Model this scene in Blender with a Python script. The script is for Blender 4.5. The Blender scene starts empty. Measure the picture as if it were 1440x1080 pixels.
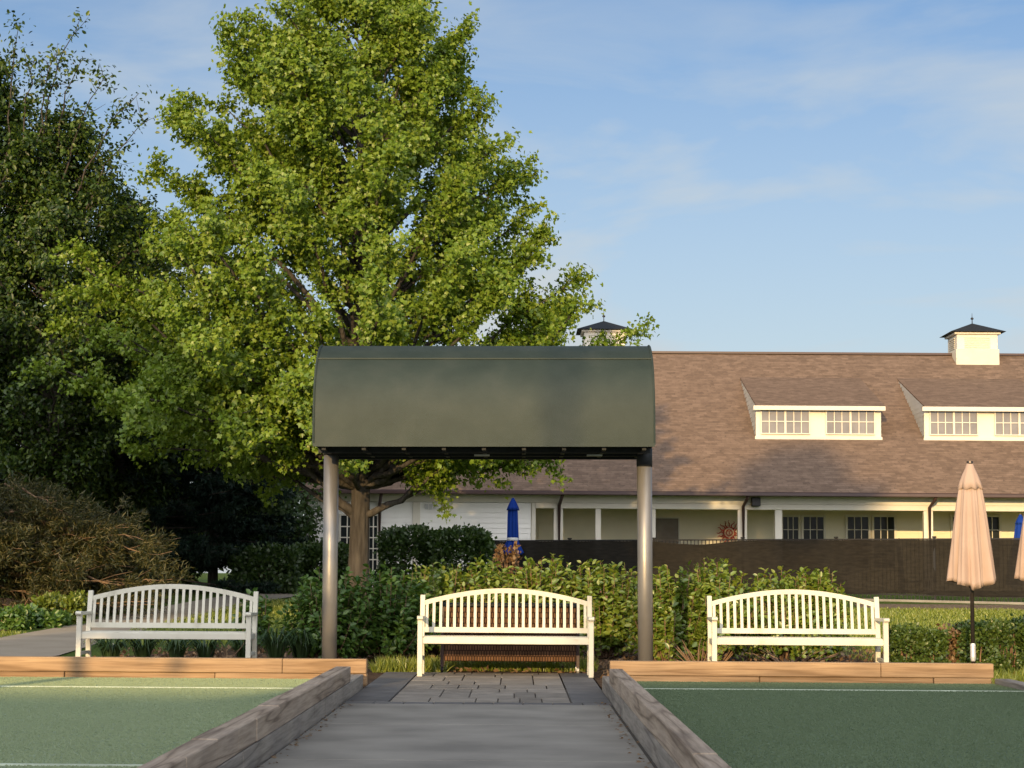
import bpy, bmesh, math, random
import numpy as np
from mathutils import Vector, Matrix
R = math.radians
rng = np.random.default_rng(7)
random.seed(7)
sc = bpy.context.scene
C = sc.collection

# ------------------------------------------------------------------ camera
F = 2700.0
CAMZ = 1.08
PITCH = math.atan(268 / F); YAW = math.atan(-10 / F) ; ROLL = R(0.4)
cam_d = bpy.data.cameras.new('camera'); cam = bpy.data.objects.new('camera', cam_d); C.objects.link(cam)
cam_d.sensor_width = 36; cam_d.lens = F / 1440 * 36; cam_d.clip_end = 3000; cam_d.clip_start = .1
CM = Matrix.Rotation(-YAW, 3, 'Z') @ Matrix.Rotation(math.pi / 2 + PITCH, 3, 'X') @ Matrix.Rotation(ROLL, 3, 'Z')
cam.matrix_world = Matrix.Translation((0, 0, CAMZ)) @ CM.to_4x4()
sc.camera = cam

# ------------------------------------------------------------------ sky and sun
SUN_EL, SUN_AZ = R(9.5), R(12)      # the sun stands low behind the viewpoint, a little to its left
sd = Vector((math.sin(SUN_AZ) * math.cos(SUN_EL), math.cos(SUN_AZ) * math.cos(SUN_EL), -math.sin(SUN_EL)))
sun_d = bpy.data.lights.new('sun', 'SUN'); sun = bpy.data.objects.new('sun', sun_d); C.objects.link(sun)
sun_d.energy = 3.1; sun_d.angle = R(.5); sun_d.color = (1, .68, .31)
sun.rotation_euler = sd.to_track_quat('-Z', 'Y').to_euler()
w = bpy.data.worlds.new('World'); sc.world = w; w.use_nodes = True
N, L = w.node_tree.nodes, w.node_tree.links
N.clear()
out = N.new('ShaderNodeOutputWorld'); bg = N.new('ShaderNodeBackground'); bg.inputs[1].default_value = .1
sky = N.new('ShaderNodeTexSky'); sky.sky_type = 'NISHITA'; sky.sun_disc = False
sky.sun_elevation = SUN_EL; sky.sun_rotation = math.pi + SUN_AZ
sky.air_density = 1.0; sky.dust_density = .3; sky.ozone_density = 3.0
tc = N.new('ShaderNodeTexCoord')
mp = N.new('ShaderNodeMapping'); mp.inputs['Scale'].default_value = (5, 5, 17); mp.inputs['Rotation'].default_value = (0, R(5), 0)
mp.inputs['Location'].default_value = (3.1, .4, 1.7)
nz = N.new('ShaderNodeTexNoise'); nz.inputs['Scale'].default_value = 1.0; nz.inputs['Detail'].default_value = 7; nz.inputs['Roughness'].default_value = .52
nz.inputs['Distortion'].default_value = .5
rp = N.new('ShaderNodeValToRGB'); rp.color_ramp.elements[0].position = .43; rp.color_ramp.elements[1].position = .68
sep = N.new('ShaderNodeSeparateXYZ')
mr = N.new('ShaderNodeMapRange'); mr.inputs[1].default_value = .0; mr.inputs[2].default_value = .30; mr.inputs[3].default_value = .85; mr.inputs[4].default_value = 0
ad = N.new('ShaderNodeMath'); ad.operation = 'ADD'; ad.use_clamp = True
mu = N.new('ShaderNodeMath'); mu.operation = 'MULTIPLY'; mu.inputs[1].default_value = 1.0
mx = N.new('ShaderNodeMix'); mx.data_type = 'RGBA'
CLOUD = mx.inputs[7]; CLOUD.default_value = (3.75, 4.08, 4.28, 1)
hs = N.new('ShaderNodeMix'); hs.data_type = 'RGBA'; hs.blend_type = 'MULTIPLY'; hs.inputs[0].default_value = 1; hs.inputs[7].default_value = (1.0, .9, .93, 1)
L.new(tc.outputs['Generated'], mp.inputs[0]); L.new(mp.outputs[0], nz.inputs[0]); L.new(nz.outputs[0], rp.inputs[0])
L.new(tc.outputs['Generated'], sep.inputs[0]); L.new(sep.outputs[2], mr.inputs[0])
cm = N.new('ShaderNodeMapRange'); cm.inputs[1].default_value = .16; cm.inputs[2].default_value = .27; cm.inputs[3].default_value = 1.0; cm.inputs[4].default_value = .55
c2 = N.new('ShaderNodeMath'); c2.operation = 'MULTIPLY'; L.new(sep.outputs[2], cm.inputs[0]); L.new(rp.outputs[0], c2.inputs[0]); L.new(cm.outputs[0], c2.inputs[1])
L.new(c2.outputs[0], mu.inputs[0]); L.new(mu.outputs[0], ad.inputs[0]); L.new(mr.outputs[0], ad.inputs[1])
L.new(sky.outputs[0], hs.inputs[6]); L.new(hs.outputs[2], mx.inputs[6]); L.new(ad.outputs[0], mx.inputs[0])
# extra sky glow added around the low sun behind the viewpoint, as fill light
dt = N.new('ShaderNodeVectorMath'); dt.operation = 'DOT_PRODUCT'; dt.inputs[1].default_value = tuple(-sd); L.new(tc.outputs['Generated'], dt.inputs[0])
gm = N.new('ShaderNodeMapRange'); gm.inputs[1].default_value = .05; gm.inputs[2].default_value = 1.0; gm.inputs[3].default_value = 0; gm.inputs[4].default_value = .9; gm.interpolation_type = 'SMOOTHSTEP'
L.new(dt.outputs['Value'], gm.inputs[0]); gx = N.new('ShaderNodeMix'); gx.data_type = 'RGBA'; gx.inputs[7].default_value = (17.5, 17, 17, 1)
L.new(gm.outputs[0], gx.inputs[0]); L.new(mx.outputs[2], gx.inputs[6]); L.new(gx.outputs[2], bg.inputs[0]); L.new(bg.outputs[0], out.inputs[0])
sc.view_settings.view_transform = 'Standard'; sc.view_settings.look = 'None'
sc.view_settings.exposure = 0.68; sc.view_settings.gamma = 1
sc.cycles.max_bounces = 6; sc.cycles.transparent_max_bounces = 8

# ------------------------------------------------------------------ measuring helpers
CMT = CM.transposed()
def ray(px, py):
    v = CM @ Vector(((px - 720) / F, -(py - 540) / F, -1))
    return v / v.y
def W(px, py, d):                    # world point on the plane y = d seen at photo pixel px, py
    v = ray(px, py); return (v.x * d, d, CAMZ + v.z * d)
def X(px, d, py=780): return W(px, py, d)[0]
def Z(px, py, d): return W(px, py, d)[2]
TY = [-1000, 23, 48, 58, 90, 3000]; TZ = [0, 0, .5, .7, .85, .85]
def terr(y): return float(np.interp(y, TY, TZ))

# ------------------------------------------------------------------ mesh helpers
def tag(o, label=None, cat=None, group=None, kind=None):
    if label: o['label'] = label
    if cat: o['category'] = cat
    if group: o['group'] = group
    if kind: o['kind'] = kind
    return o
def empty(name, loc, rz=0.0):
    o = bpy.data.objects.new(name, None); C.objects.link(o); o.location = loc; o.rotation_euler = (0, 0, rz); o.empty_display_size = .2
    return o
def copy_tree(o, parent=None):
    c = o.copy(); C.objects.link(c); c.parent = parent
    for ch in list(o.children): copy_tree(ch, c)
    return c
class MB:
    def __init__(s): s.v = []; s.f = []; s.n = 0
    def add(s, vs, fs):
        s.v += [tuple(map(float, q)) for q in vs]; s.f += [tuple(i + s.n for i in f) for f in fs]; s.n += len(vs); return s
    def box(s, x0, x1, y0, y1, z0, z1, M=None):
        vs = [Vector(p) for p in ((x0,y0,z0),(x1,y0,z0),(x1,y1,z0),(x0,y1,z0),(x0,y0,z1),(x1,y0,z1),(x1,y1,z1),(x0,y1,z1))]
        if M is not None: vs = [M @ p for p in vs]
        return s.add(vs, [(0,3,2,1),(4,5,6,7),(0,1,5,4),(1,2,6,5),(2,3,7,6),(3,0,4,7)])
    def bar(s, a, b, wx, wy, up=(0, 0, 1)):     # square bar from a to b
        a, b = Vector(a), Vector(b); d = (b - a).normalized(); u = Vector(up)
        if abs(d.dot(u)) > .98: u = Vector((0, 1, 0))
        r = d.cross(u).normalized(); u = r.cross(d)
        vs = [p + r * wx / 2 * i + u * wy / 2 * j for p in (a, b) for i, j in ((-1,-1),(1,-1),(1,1),(-1,1))]
        return s.add(vs, [(3,2,1,0),(4,5,6,7),(0,1,5,4),(1,2,6,5),(2,3,7,6),(3,0,4,7)])
    def tube(s, pts, rad, n=7, cap=True):
        P = np.array([tuple(p) for p in pts], float); m = len(P)
        if np.isscalar(rad): rad = [rad] * m
        T = np.gradient(P, axis=0); T /= np.linalg.norm(T, axis=1)[:, None] + 1e-9
        ref = np.array([0, 0, 1.]) if abs(T[0][2]) < .9 else np.array([1., 0, 0])
        vs = []; 
        for i in range(m):
            a = np.cross(T[i], ref); a /= np.linalg.norm(a) + 1e-9; b = np.cross(T[i], a)
            for k in range(n):
                t = 2 * math.pi * k / n; vs.append(P[i] + rad[i] * (a * math.cos(t) + b * math.sin(t)))
        fs = [(i*n+k, (i+1)*n+k, (i+1)*n+(k+1)%n, i*n+(k+1)%n) for i in range(m-1) for k in range(n)]
        if cap: fs += [tuple(range(n)), tuple((m-1)*n + k for k in reversed(range(n)))]
        return s.add(vs, fs)
    def lathe(s, prof, n=24, cx=0, cy=0, fold=None):   # prof: (radius, z)
        vs = []
        for r, z in prof:
            for k in range(n):
                t = 2 * math.pi * k / n; q = r * (fold(t, z) if fold else 1)
                vs.append((cx + q * math.cos(t), cy + q * math.sin(t), z))
        m = len(prof)
        fs = [(i*n+k, i*n+(k+1)%n, (i+1)*n+(k+1)%n, (i+1)*n+k) for i in range(m-1) for k in range(n)]
        return s.add(vs, fs)
    def build(s, name, mat, parent=None, bevel=0, smooth=False):
        me = bpy.data.meshes.new(name); me.from_pydata(s.v, [], s.f); me.update()
        if bevel:
            bm = bmesh.new(); bm.from_mesh(me)
            bmesh.ops.bevel(bm, geom=bm.edges[:], offset=bevel, segments=1, affect='EDGES', clamp_overlap=True)
            bm.to_mesh(me); bm.free()
        me.materials.append(mat)
        if smooth:
            me.polygons.foreach_set('use_smooth', [True] * len(me.polygons))
        o = bpy.data.objects.new(name, me); C.objects.link(o); o.parent = parent
        return o

def unit(a): return a / (np.linalg.norm(a, axis=-1, keepdims=True) + 1e-9)
LEAF = {
 'maple': ([(0,0,0),(-.42,.08,.05),(-.62,.52,.13),(-.24,.56,.05),(0,1,-.1),(.24,.56,.05),(.62,.52,.13),(.42,.08,.05)], [(0,4,3,2,1),(0,7,6,5,4)]),
 'ovate': ([(0,0,0),(-.27,.3,.07),(-.24,.66,.06),(0,1,-.12),(.24,.66,.06),(.27,.3,.07)], [(0,3,2,1),(0,5,4,3)]),
 'small': ([(0,0,0),(-.36,.45,.08),(0,1,0),(.36,.45,.08)], [(0,2,1),(0,3,2)]),
 'blade': ([(-.5,0,0),(.5,0,0),(.32,.6,.0),(0,1,-.2),(-.32,.6,.0)], [(0,1,2,4),(4,2,3)]),
}
def leaf_mesh(name, pos, nrm, tip, size, mat, parent=None, shape='maple', width=1.0, bend=0.0):
    """one mesh of many leaves: position, face normal, tip direction, length"""
    tv, tf = LEAF[shape]; tv = np.array(tv, float); k = len(tv); n = len(pos)
    tip = unit(tip); side = unit(np.cross(tip, nrm)); nn = np.cross(side, tip)
    size = np.asarray(size).reshape(-1, 1, 1) * np.ones((n, 1, 1))
    V = pos[:, None, :] + size * (tv[None, :, 0:1] * width * side[:, None, :] + tv[None, :, 1:2] * tip[:, None, :] + tv[None, :, 2:3] * nn[:, None, :])
    V = V.reshape(-1, 3)
    base = (np.arange(n) * k)
    me = bpy.data.meshes.new(name)
    lens = np.tile([len(f) for f in tf], n); flat = np.concatenate([np.array(f) for f in tf]); idx = (base[:, None] + flat[None, :]).ravel()
    me.vertices.add(len(V)); me.vertices.foreach_set('co', V.ravel())
    me.loops.add(len(idx)); me.loops.foreach_set('vertex_index', idx.astype(np.int32))
    me.polygons.add(len(lens)); st = np.concatenate([[0], np.cumsum(lens)[:-1]])
    me.polygons.foreach_set('loop_start', st.astype(np.int32)); me.polygons.foreach_set('loop_total', lens.astype(np.int32))
    me.update(calc_edges=True)
    a = me.attributes.new('rnd', 'FLOAT', 'FACE'); a.data.foreach_set('value', np.repeat(rng.random(n), len(tf)).astype(np.float32))
    me.materials.append(mat)
    o = bpy.data.objects.new(name, me); C.objects.link(o); o.parent = parent
    return o

# ------------------------------------------------------------------ materials
def newmat(name):
    m = bpy.data.materials.new(name); m.use_nodes = True; t = m.node_tree
    b = t.nodes['Principled BSDF']; return m, t, t.nodes, t.links, b
def ramp(nodes, stops):
    r = nodes.new('ShaderNodeValToRGB'); e = r.color_ramp.elements
    while len(e) < len(stops): e.new(.5)
    for el, (p, c) in zip(e, stops): el.position = p; el.color = (*c, 1)
    return r
def noise_mat(name, stops, scale=5, stretch=(1, 1, 1), rough=.8, bump=.2, bscale=None, detail=6, metallic=0, spec=.5, coord='Object', bdist=.01, island=0, objrand=False):
    m, t, n, l, b = newmat(name)
    tc = n.new('ShaderNodeTexCoord'); mp = n.new('ShaderNodeMapping'); mp.inputs['Scale'].default_value = stretch
    nz = n.new('ShaderNodeTexNoise'); nz.inputs['Scale'].default_value = scale; nz.inputs['Detail'].default_value = detail
    l.new(tc.outputs[coord], mp.inputs[0]); l.new(mp.outputs[0], nz.inputs[0])
    if objrand:
        oi = n.new('ShaderNodeObjectInfo'); va = n.new('ShaderNodeVectorMath'); va.operation = 'MULTIPLY_ADD'; va.inputs[1].default_value = (31, 17, 23)
        l.new(oi.outputs['Random'], va.inputs[0]); l.new(mp.outputs[0], va.inputs[2]); l.new(va.outputs[0], nz.inputs[0])
    r = ramp(n, stops); l.new(nz.outputs[0], r.inputs[0]); l.new(r.outputs[0], b.inputs['Base Color'])
    if island:
        gi = n.new('ShaderNodeNewGeometry'); ri = ramp(n, [(0, (1 - island,) * 3), (1, (1 + island,) * 3)]); l.new(gi.outputs['Random Per Island'], ri.inputs[0])
        mi = n.new('ShaderNodeMix'); mi.data_type = 'RGBA'; mi.blend_type = 'MULTIPLY'; mi.inputs[0].default_value = 1; l.new(r.outputs[0], mi.inputs[6]); l.new(ri.outputs[0], mi.inputs[7]); l.new(mi.outputs[2], b.inputs['Base Color'])
    b.inputs['Roughness'].default_value = rough; b.inputs['Metallic'].default_value = metallic; b.inputs['Specular IOR Level'].default_value = spec
    if bump:
        n2 = n.new('ShaderNodeTexNoise'); n2.inputs['Scale'].default_value = bscale or scale * 6; n2.inputs['Detail'].default_value = 5
        l.new(mp.outputs[0], n2.inputs[0]); bp = n.new('ShaderNodeBump'); bp.inputs['Strength'].default_value = bump; bp.inputs['Distance'].default_value = bdist
        l.new(n2.outputs[0], bp.inputs['Height']); l.new(bp.outputs[0], b.inputs['Normal'])
    return m
def plain(name, c, rough=.5, metallic=0, var=.08, spec=.5, bump=.05):
    c = np.array(c); return noise_mat(name, [(.3, tuple(c * (1 - var))), (.7, tuple(c * (1 + var)))], 3, rough=rough, metallic=metallic, bump=bump, bscale=60, spec=spec)
def leaf_mat(name, stops, trans=.35, gloss=.06, tint=(1.25, 1.15, .5)):
    m, t, n, l, b = newmat(name); n.remove(b); o = n['Material Output']
    at = n.new('ShaderNodeAttribute'); at.attribute_name = 'rnd'
    r = ramp(n, stops); l.new(at.outputs['Fac'], r.inputs[0])
    d = n.new('ShaderNodeBsdfDiffuse'); tr = n.new('ShaderNodeBsdfTranslucent'); g = n.new('ShaderNodeBsdfGlossy'); g.inputs['Roughness'].default_value = .42
    g.inputs[0].default_value = (.9, .9, .9, 1)
    tm = n.new('ShaderNodeMix'); tm.data_type = 'RGBA'; tm.blend_type = 'MULTIPLY'; tm.inputs[0].default_value = 1; tm.inputs[7].default_value = (*tint, 1)
    l.new(r.outputs[0], d.inputs[0]); l.new(r.outputs[0], tm.inputs[6]); l.new(tm.outputs[2], tr.inputs[0])
    m1 = n.new('ShaderNodeMixShader'); m1.inputs[0].default_value = trans; m2 = n.new('ShaderNodeMixShader'); m2.inputs[0].default_value = gloss
    l.new(d.outputs[0], m1.inputs[1]); l.new(tr.outputs[0], m1.inputs[2]); l.new(m1.outputs[0], m2.inputs[1]); l.new(g.outputs[0], m2.inputs[2])
    l.new(m2.outputs[0], o.inputs[0]); return m
def wood_mat(name, c1, c2, c3, axis):
    """sawn timber: long grain with rings and knots, shifted from one timber to the next"""
    m, t, n, l, b = newmat(name)
    tc = n.new('ShaderNodeTexCoord'); gi = n.new('ShaderNodeNewGeometry'); mp = n.new('ShaderNodeMapping')
    s = [1, 1, 1]; s[axis] = .045; mp.inputs['Scale'].default_value = s
    cb = n.new('ShaderNodeVectorMath'); cb.operation = 'MULTIPLY_ADD'; cb.inputs[1].default_value = (17, 13, 11)
    l.new(gi.outputs['Random Per Island'], cb.inputs[0]); l.new(tc.outputs['Object'], cb.inputs[2]); l.new(cb.outputs[0], mp.inputs[0])
    nz = n.new('ShaderNodeTexNoise'); nz.inputs['Scale'].default_value = 5.5; nz.inputs['Detail'].default_value = 2; nz.inputs['Distortion'].default_value = .5
    l.new(mp.outputs[0], nz.inputs[0])
    ml = n.new('ShaderNodeMath'); ml.operation = 'MULTIPLY'; ml.inputs[1].default_value = 9; l.new(nz.outputs[0], ml.inputs[0])
    fr = n.new('ShaderNodeMath'); fr.operation = 'PINGPONG'; fr.inputs[1].default_value = 1; l.new(ml.outputs[0], fr.inputs[0])
    r = ramp(n, [(0, c3), (.25, c2), (.7, c1), (1, c1)]); l.new(fr.outputs[0], r.inputs[0])
    n2 = n.new('ShaderNodeTexNoise'); n2.inputs['Scale'].default_value = 1.6; n2.inputs['Detail'].default_value = 6; l.new(tc.outputs['Object'], n2.inputs[0])
    r2 = ramp(n, [(.3, (.82, .82, .84)), (.7, (1.1, 1.09, 1.06))]); l.new(n2.outputs[0], r2.inputs[0])
    n3 = n.new('ShaderNodeTexNoise'); n3.inputs['Scale'].default_value = 60; l.new(mp.outputs[0], n3.inputs[0])
    mm = n.new('ShaderNodeMix'); mm.data_type = 'RGBA'; mm.blend_type = 'MULTIPLY'; mm.inputs[0].default_value = 1
    l.new(r.outputs[0], mm.inputs[6]); l.new(r2.outputs[0], mm.inputs[7])
    m3 = n.new('ShaderNodeMix'); m3.data_type = 'RGBA'; m3.blend_type = 'MULTIPLY'; m3.inputs[0].default_value = .5
    r3 = ramp(n, [(.35, (.6, .58, .56)), (.6, (1.1, 1.1, 1.1))]); l.new(n3.outputs[0], r3.inputs[0]); l.new(mm.outputs[2], m3.inputs[6]); l.new(r3.outputs[0], m3.inputs[7])
    l.new(m3.outputs[2], b.inputs['Base Color']); b.inputs['Roughness'].default_value = .85; b.inputs['Specular IOR Level'].default_value = .2
    bp = n.new('ShaderNodeBump'); bp.inputs['Strength'].default_value = .5; bp.inputs['Distance'].default_value = .006
    l.new(n3.outputs[0], bp.inputs['Height']); l.new(bp.outputs[0], b.inputs['Normal'])
    return m
M = {}
M['bench'] = noise_mat('white_bench_paint', [(.25, (.45, .43, .35)), (.42, (.60, .585, .49)), (.7, (.64, .625, .53))], 5, rough=.5, bump=.15, bscale=50, bdist=.002, objrand=True)
M['canopy'] = noise_mat('dark_green_coated_metal', [(.3, (.021, .033, .028)), (.5, (.026, .039, .033)), (.72, (.035, .047, .040))], 3.2, rough=.6, bump=.5, bscale=140, bdist=.004, spec=.32)
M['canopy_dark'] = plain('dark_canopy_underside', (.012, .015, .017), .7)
M['post'] = noise_mat('galvanised_steel', [(.25, (.20, .195, .187)), (.75, (.31, .30, .285))], 3.5, (1, 1, .5), rough=.42, metallic=.55, bump=.12, bscale=40)
M['concrete'] = noise_mat('aisle_concrete', [(.3, (.172, .162, .14)), (.5, (.23, .217, .188)), (.72, (.28, .265, .23))], 1.6, rough=.9, bump=.3, bscale=120, bdist=.003)
M['path'] = noise_mat('path_concrete', [(.3, (.30, .25, .18)), (.7, (.38, .32, .24))], 1.5, rough=.9, bump=.3, bscale=120)
M['joint'] = plain('joint_sand', (.07, .062, .052), .95)
M['wood'] = wood_mat('tan_timber', (.385, .26, .15), (.34, .222, .125), (.24, .15, .08), 0)
M['wood_grey'] = wood_mat('weathered_grey_timber', (.40, .33, .26), (.35, .285, .22), (.20, .155, .115), 1)
M['wood_greyx'] = wood_mat('weathered_lower_timber', (.31, .285, .25), (.27, .25, .22), (.18, .16, .14), 1)
M['turf'] = noise_mat('faded_green_court_carpet', [(.3, (.21, .27, .175)), (.5, (.23, .29, .19)), (.7, (.25, .315, .205))], 1.3, rough=.95, bump=.5, bscale=110, detail=9, spec=.05, bdist=.006)  # left court: its brighter light is put into the carpet colour
M['turf_dark'] = noise_mat('dark_green_court_carpet', [(.3, (.105, .148, .095)), (.5, (.115, .16, .102)), (.7, (.126, .175, .112))], 1.3, rough=.95, bump=.5, bscale=110, detail=9, spec=.05, bdist=.006)  # same carpet on the right, deeper shade put into the colour
M['line'] = plain('chalky_court_line', (.48, .55, .45), .9, var=.25)
M['lawn'] = noise_mat('lawn_turf', [(.25, (.055, .095, .018)), (.5, (.085, .13, .024)), (.75, (.13, .17, .035))], .9, (1, .35, 1), rough=.95, bump=.9, bscale=60, bdist=.05, spec=.1, detail=9)
M['mulch'] = noise_mat('bark_mulch', [(.25, (.035, .022, .014)), (.5, (.085, .056, .036)), (.75, (.17, .12, .078))], 16, rough=.95, bump=1, bscale=30, bdist=.04, spec=.1)
M['mulch_pale'] = noise_mat('dry_pale_mulch', [(.25, (.12, .08, .05)), (.5, (.20, .15, .10)), (.75, (.30, .23, .16))], 9, rough=.95, bump=1, bscale=30, bdist=.04, spec=.1)
M['bark'] = noise_mat('grey_bark', [(.3, (.035, .031, .027)), (.7, (.095, .084, .072))], 9, (1, 1, .18), rough=.95, bump=1, bscale=14, bdist=.04, spec=.1)
M['twig'] = noise_mat('brown_twig', [(.3, (.16, .105, .07)), (.7, (.30, .20, .13))], 9, rough=.9, bump=.3, spec=.1)
M['pinetwig'] = noise_mat('orange_brown_pine_twig', [(.3, (.10, .07, .045)), (.7, (.26, .17, .10))], 7, rough=.9, bump=.3, spec=.1)
M['siding_cream'] = noise_mat('cream_upper_siding', [(.3, (.58, .54, .44)), (.7, (.63, .59, .49))], 2.2, rough=.7, bump=0)
M['siding'] = noise_mat('cream_siding_paint', [(.3, (.80, .79, .75)), (.7, (.86, .85, .81))], 2.2, rough=.7, bump=0)
M['siding_tan'] = noise_mat('beige_siding_paint', [(.3, (.72, .66, .51)), (.7, (.78, .72, .56))], 2.2, rough=.7, bump=0)
M['trim'] = plain('white_trim_paint', (.66, .62, .53), .55, var=.03)
M['gutter'] = plain('dark_brown_gutter', (.055, .030, .028), .4, var=.05)
M['black'] = plain('black_metal', (.008, .008, .010), .5)
M['glass'] = noise_mat('dark_window_glass', [(.3, (.012, .015, .016)), (.7, (.03, .035, .035))], .8, rough=.1, bump=.04, bscale=2, spec=.06)
M['glass_shiny'] = noise_mat('reflecting_window_glass', [(.3, (.16, .12, .09)), (.7, (.26, .21, .17))], 1.5, rough=.06, bump=.04, bscale=2, spec=.8)
M['glass_dormer'] = noise_mat('pale_dormer_glass', [(.3, (.16, .15, .14)), (.7, (.22, .205, .19))], 2.5, rough=.12, bump=.03, bscale=3, spec=.6)
M['tan_cloth'] = noise_mat('peach_umbrella_cloth', [(.3, (.40, .295, .24)), (.7, (.45, .34, .28))], 3, rough=.9, bump=.15, bscale=120, spec=.1)
M['blue_cloth'] = noise_mat('blue_umbrella_cloth', [(.3, (.006, .028, .19)), (.7, (.012, .045, .26))], 3, rough=.85, bump=.1, spec=.1)
M['white_cloth'] = plain('white_band', (.7, .7, .7), .8)
M['bronze'] = plain('bronze_pole', (.06, .05, .045), .35, metallic=.6)
M['steel'] = plain('pale_steel', (.62, .62, .62), .35, metallic=.4)
M['red'] = plain('red_painted_metal', (.42, .05, .03), .5)
M['lamp'] = plain('frosted_lamp_glass', (.85, .83, .8), .2)
def brickish(name, c1, c2, mortar, bw, rh, msize, swap=False, rough=.9, bump=.5, off=.5, nstops=((.3, .8), (.7, 1.2)), nscale=1.2):
    m, t, n, l, b = newmat(name)
    tc = n.new('ShaderNodeTexCoord'); mp = n.new('ShaderNodeMapping')
    if swap: mp.inputs['Rotation'].default_value = (0, 0, R(90))
    br = n.new('ShaderNodeTexBrick'); br.inputs['Color1'].default_value = (*c1, 1); br.inputs['Color2'].default_value = (*c2, 1); br.inputs['Mortar'].default_value = (*mortar, 1)
    br.inputs['Scale'].default_value = 1; br.inputs['Brick Width'].default_value = bw; br.inputs['Row Height'].default_value = rh; br.inputs['Mortar Size'].default_value = msize
    br.inputs['Bias'].default_value = 0; br.offset = off; br.inputs['Mortar Smooth'].default_value = .3
    l.new(tc.outputs['Object'], mp.inputs[0]); 
    nw = n.new('ShaderNodeTexNoise'); nw.inputs['Scale'].default_value = 6; l.new(mp.outputs[0], nw.inputs[0])
    va = n.new('ShaderNodeVectorMath'); va.operation = 'MULTIPLY_ADD'; va.inputs[1].default_value = (.3, .07, 0); l.new(nw.outputs['Color'], va.inputs[0]); l.new(mp.outputs[0], va.inputs[2])
    l.new(va.outputs[0], br.inputs[0])
    nz = n.new('ShaderNodeTexNoise'); nz.inputs['Scale'].default_value = nscale; nz.inputs['Detail'].default_value = 8; l.new(tc.outputs['Object'], nz.inputs[0])
    r = ramp(n, [(p, (v, v, v)) for p, v in nstops]); l.new(nz.outputs[0], r.inputs[0])
    mm = n.new('ShaderNodeMix'); mm.data_type = 'RGBA'; mm.blend_type = 'MULTIPLY'; mm.inputs[0].default_value = 1
    l.new(br.outputs[0], mm.inputs[6]); l.new(r.outputs[0], mm.inputs[7]); l.new(mm.outputs[2], b.inputs['Base Color'])
    bp = n.new('ShaderNodeBump'); bp.inputs['Strength'].default_value = bump; bp.inputs['Distance'].default_value = .015; bp.invert = True
    l.new(br.outputs[1], bp.inputs['Height']); l.new(bp.outputs[0], b.inputs['Normal']); b.inputs['Roughness'].default_value = rough; b.inputs['Specular IOR Level'].default_value = .2
    return m
def brickish_v(*a, **k):            # the same weave laid on an upright face
    m = brickish(*a, **k); n = m.node_tree.nodes; [q for q in n if q.type == 'MAPPING'][0].inputs['Rotation'].default_value = (R(90), 0, 0)
    for q in n:
        if q.type == 'VECT_MATH': q.inputs[1].default_value = (.004, .004, 0)
    return m
M['shingle'] = brickish('brown_shingles', (.215, .15, .109), (.15, .104, .075), (.13, .094, .07), .27, .115, .008, nscale=5, nstops=((.3, .84), (.7, 1.16)))
M['wicker'] = brickish_v('brown_wicker', (.17, .09, .05), (.12, .065, .036), (.04, .022, .014), .03, .06, .006, bump=1, nscale=8)
M['stone'] = noise_mat('tan_grey_paver', [(.3, (.155, .138, .115)), (.7, (.25, .225, .19))], 4.5, rough=.9, bump=.6, bscale=60, bdist=.005, island=.22)
M['stone_dark'] = noise_mat('charcoal_paver', [(.3, (.085, .083, .083)), (.7, (.13, .128, .125))], 3.5, rough=.9, bump=.4, bscale=60, bdist=.004, island=.15)
# mesh windscreen: woven cloth with a little see-through
def screen_mat():
    m, t, n, l, b = newmat('black_windscreen_mesh'); o = n['Material Output']
    tc = n.new('ShaderNodeTexCoord'); nz = n.new('ShaderNodeTexNoise'); nz.inputs['Scale'].default_value = 9; nz.inputs['Detail'].default_value = 8
    mp = n.new('ShaderNodeMapping'); mp.inputs['Scale'].default_value = (.5, 1, 2.2); l.new(tc.outputs['Object'], mp.inputs[0]); l.new(mp.outputs[0], nz.inputs[0])
    r = ramp(n, [(.3, (.011, .010, .0085)), (.7, (.023, .020, .016))]); l.new(nz.outputs[0], r.inputs[0]); l.new(r.outputs[0], b.inputs['Base Color']); b.inputs['Roughness'].default_value = .8
    b.inputs['Specular IOR Level'].default_value = .15
    tr = n.new('ShaderNodeBsdfTransparent'); ms = n.new('ShaderNodeMixShader'); ms.inputs[0].default_value = .012
    l.new(b.outputs[0], ms.inputs[1]); l.new(tr.outputs[0], ms.inputs[2]); l.new(ms.outputs[0], o.inputs[0]); return m
M['screen'] = screen_mat()
g = lambda *a: [(i / (len(a) - 1), c) for i, c in enumerate(a)]
M['maple_leaf'] = leaf_mat('maple_leaf', g((.095, .17, .018), (.145, .23, .022), (.185, .275, .026), (.24, .31, .045)), gloss=.03)
M['dark_leaf'] = leaf_mat('dark_tree_leaf', g((.015, .036, .007), (.034, .07, .010), (.10, .15, .02)), .25, .03)  # deep tone stands in for the shade over the left trees
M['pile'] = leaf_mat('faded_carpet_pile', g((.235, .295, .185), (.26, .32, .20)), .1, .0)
M['pile_dark'] = leaf_mat('dark_carpet_pile', g((.115, .16, .10), (.13, .175, .108)), .1, .0)  # same pile as the left court, darkened to stand for shade
M['spruce'] = leaf_mat('blue_green_needle', g((.010, .022, .016), (.016, .034, .022), (.025, .048, .03)), .1, .02)
M['pine_needle'] = leaf_mat('olive_pine_needle', g((.02, .03, .010), (.045, .052, .016), (.14, .12, .04)), .2, .03)
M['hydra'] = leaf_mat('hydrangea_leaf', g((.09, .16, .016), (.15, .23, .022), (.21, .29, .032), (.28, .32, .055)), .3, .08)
M['hydra_dark'] = leaf_mat('dark_hydrangea_leaf', g((.05, .12, .02), (.085, .17, .026), (.13, .22, .032)), .3, .05)
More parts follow.
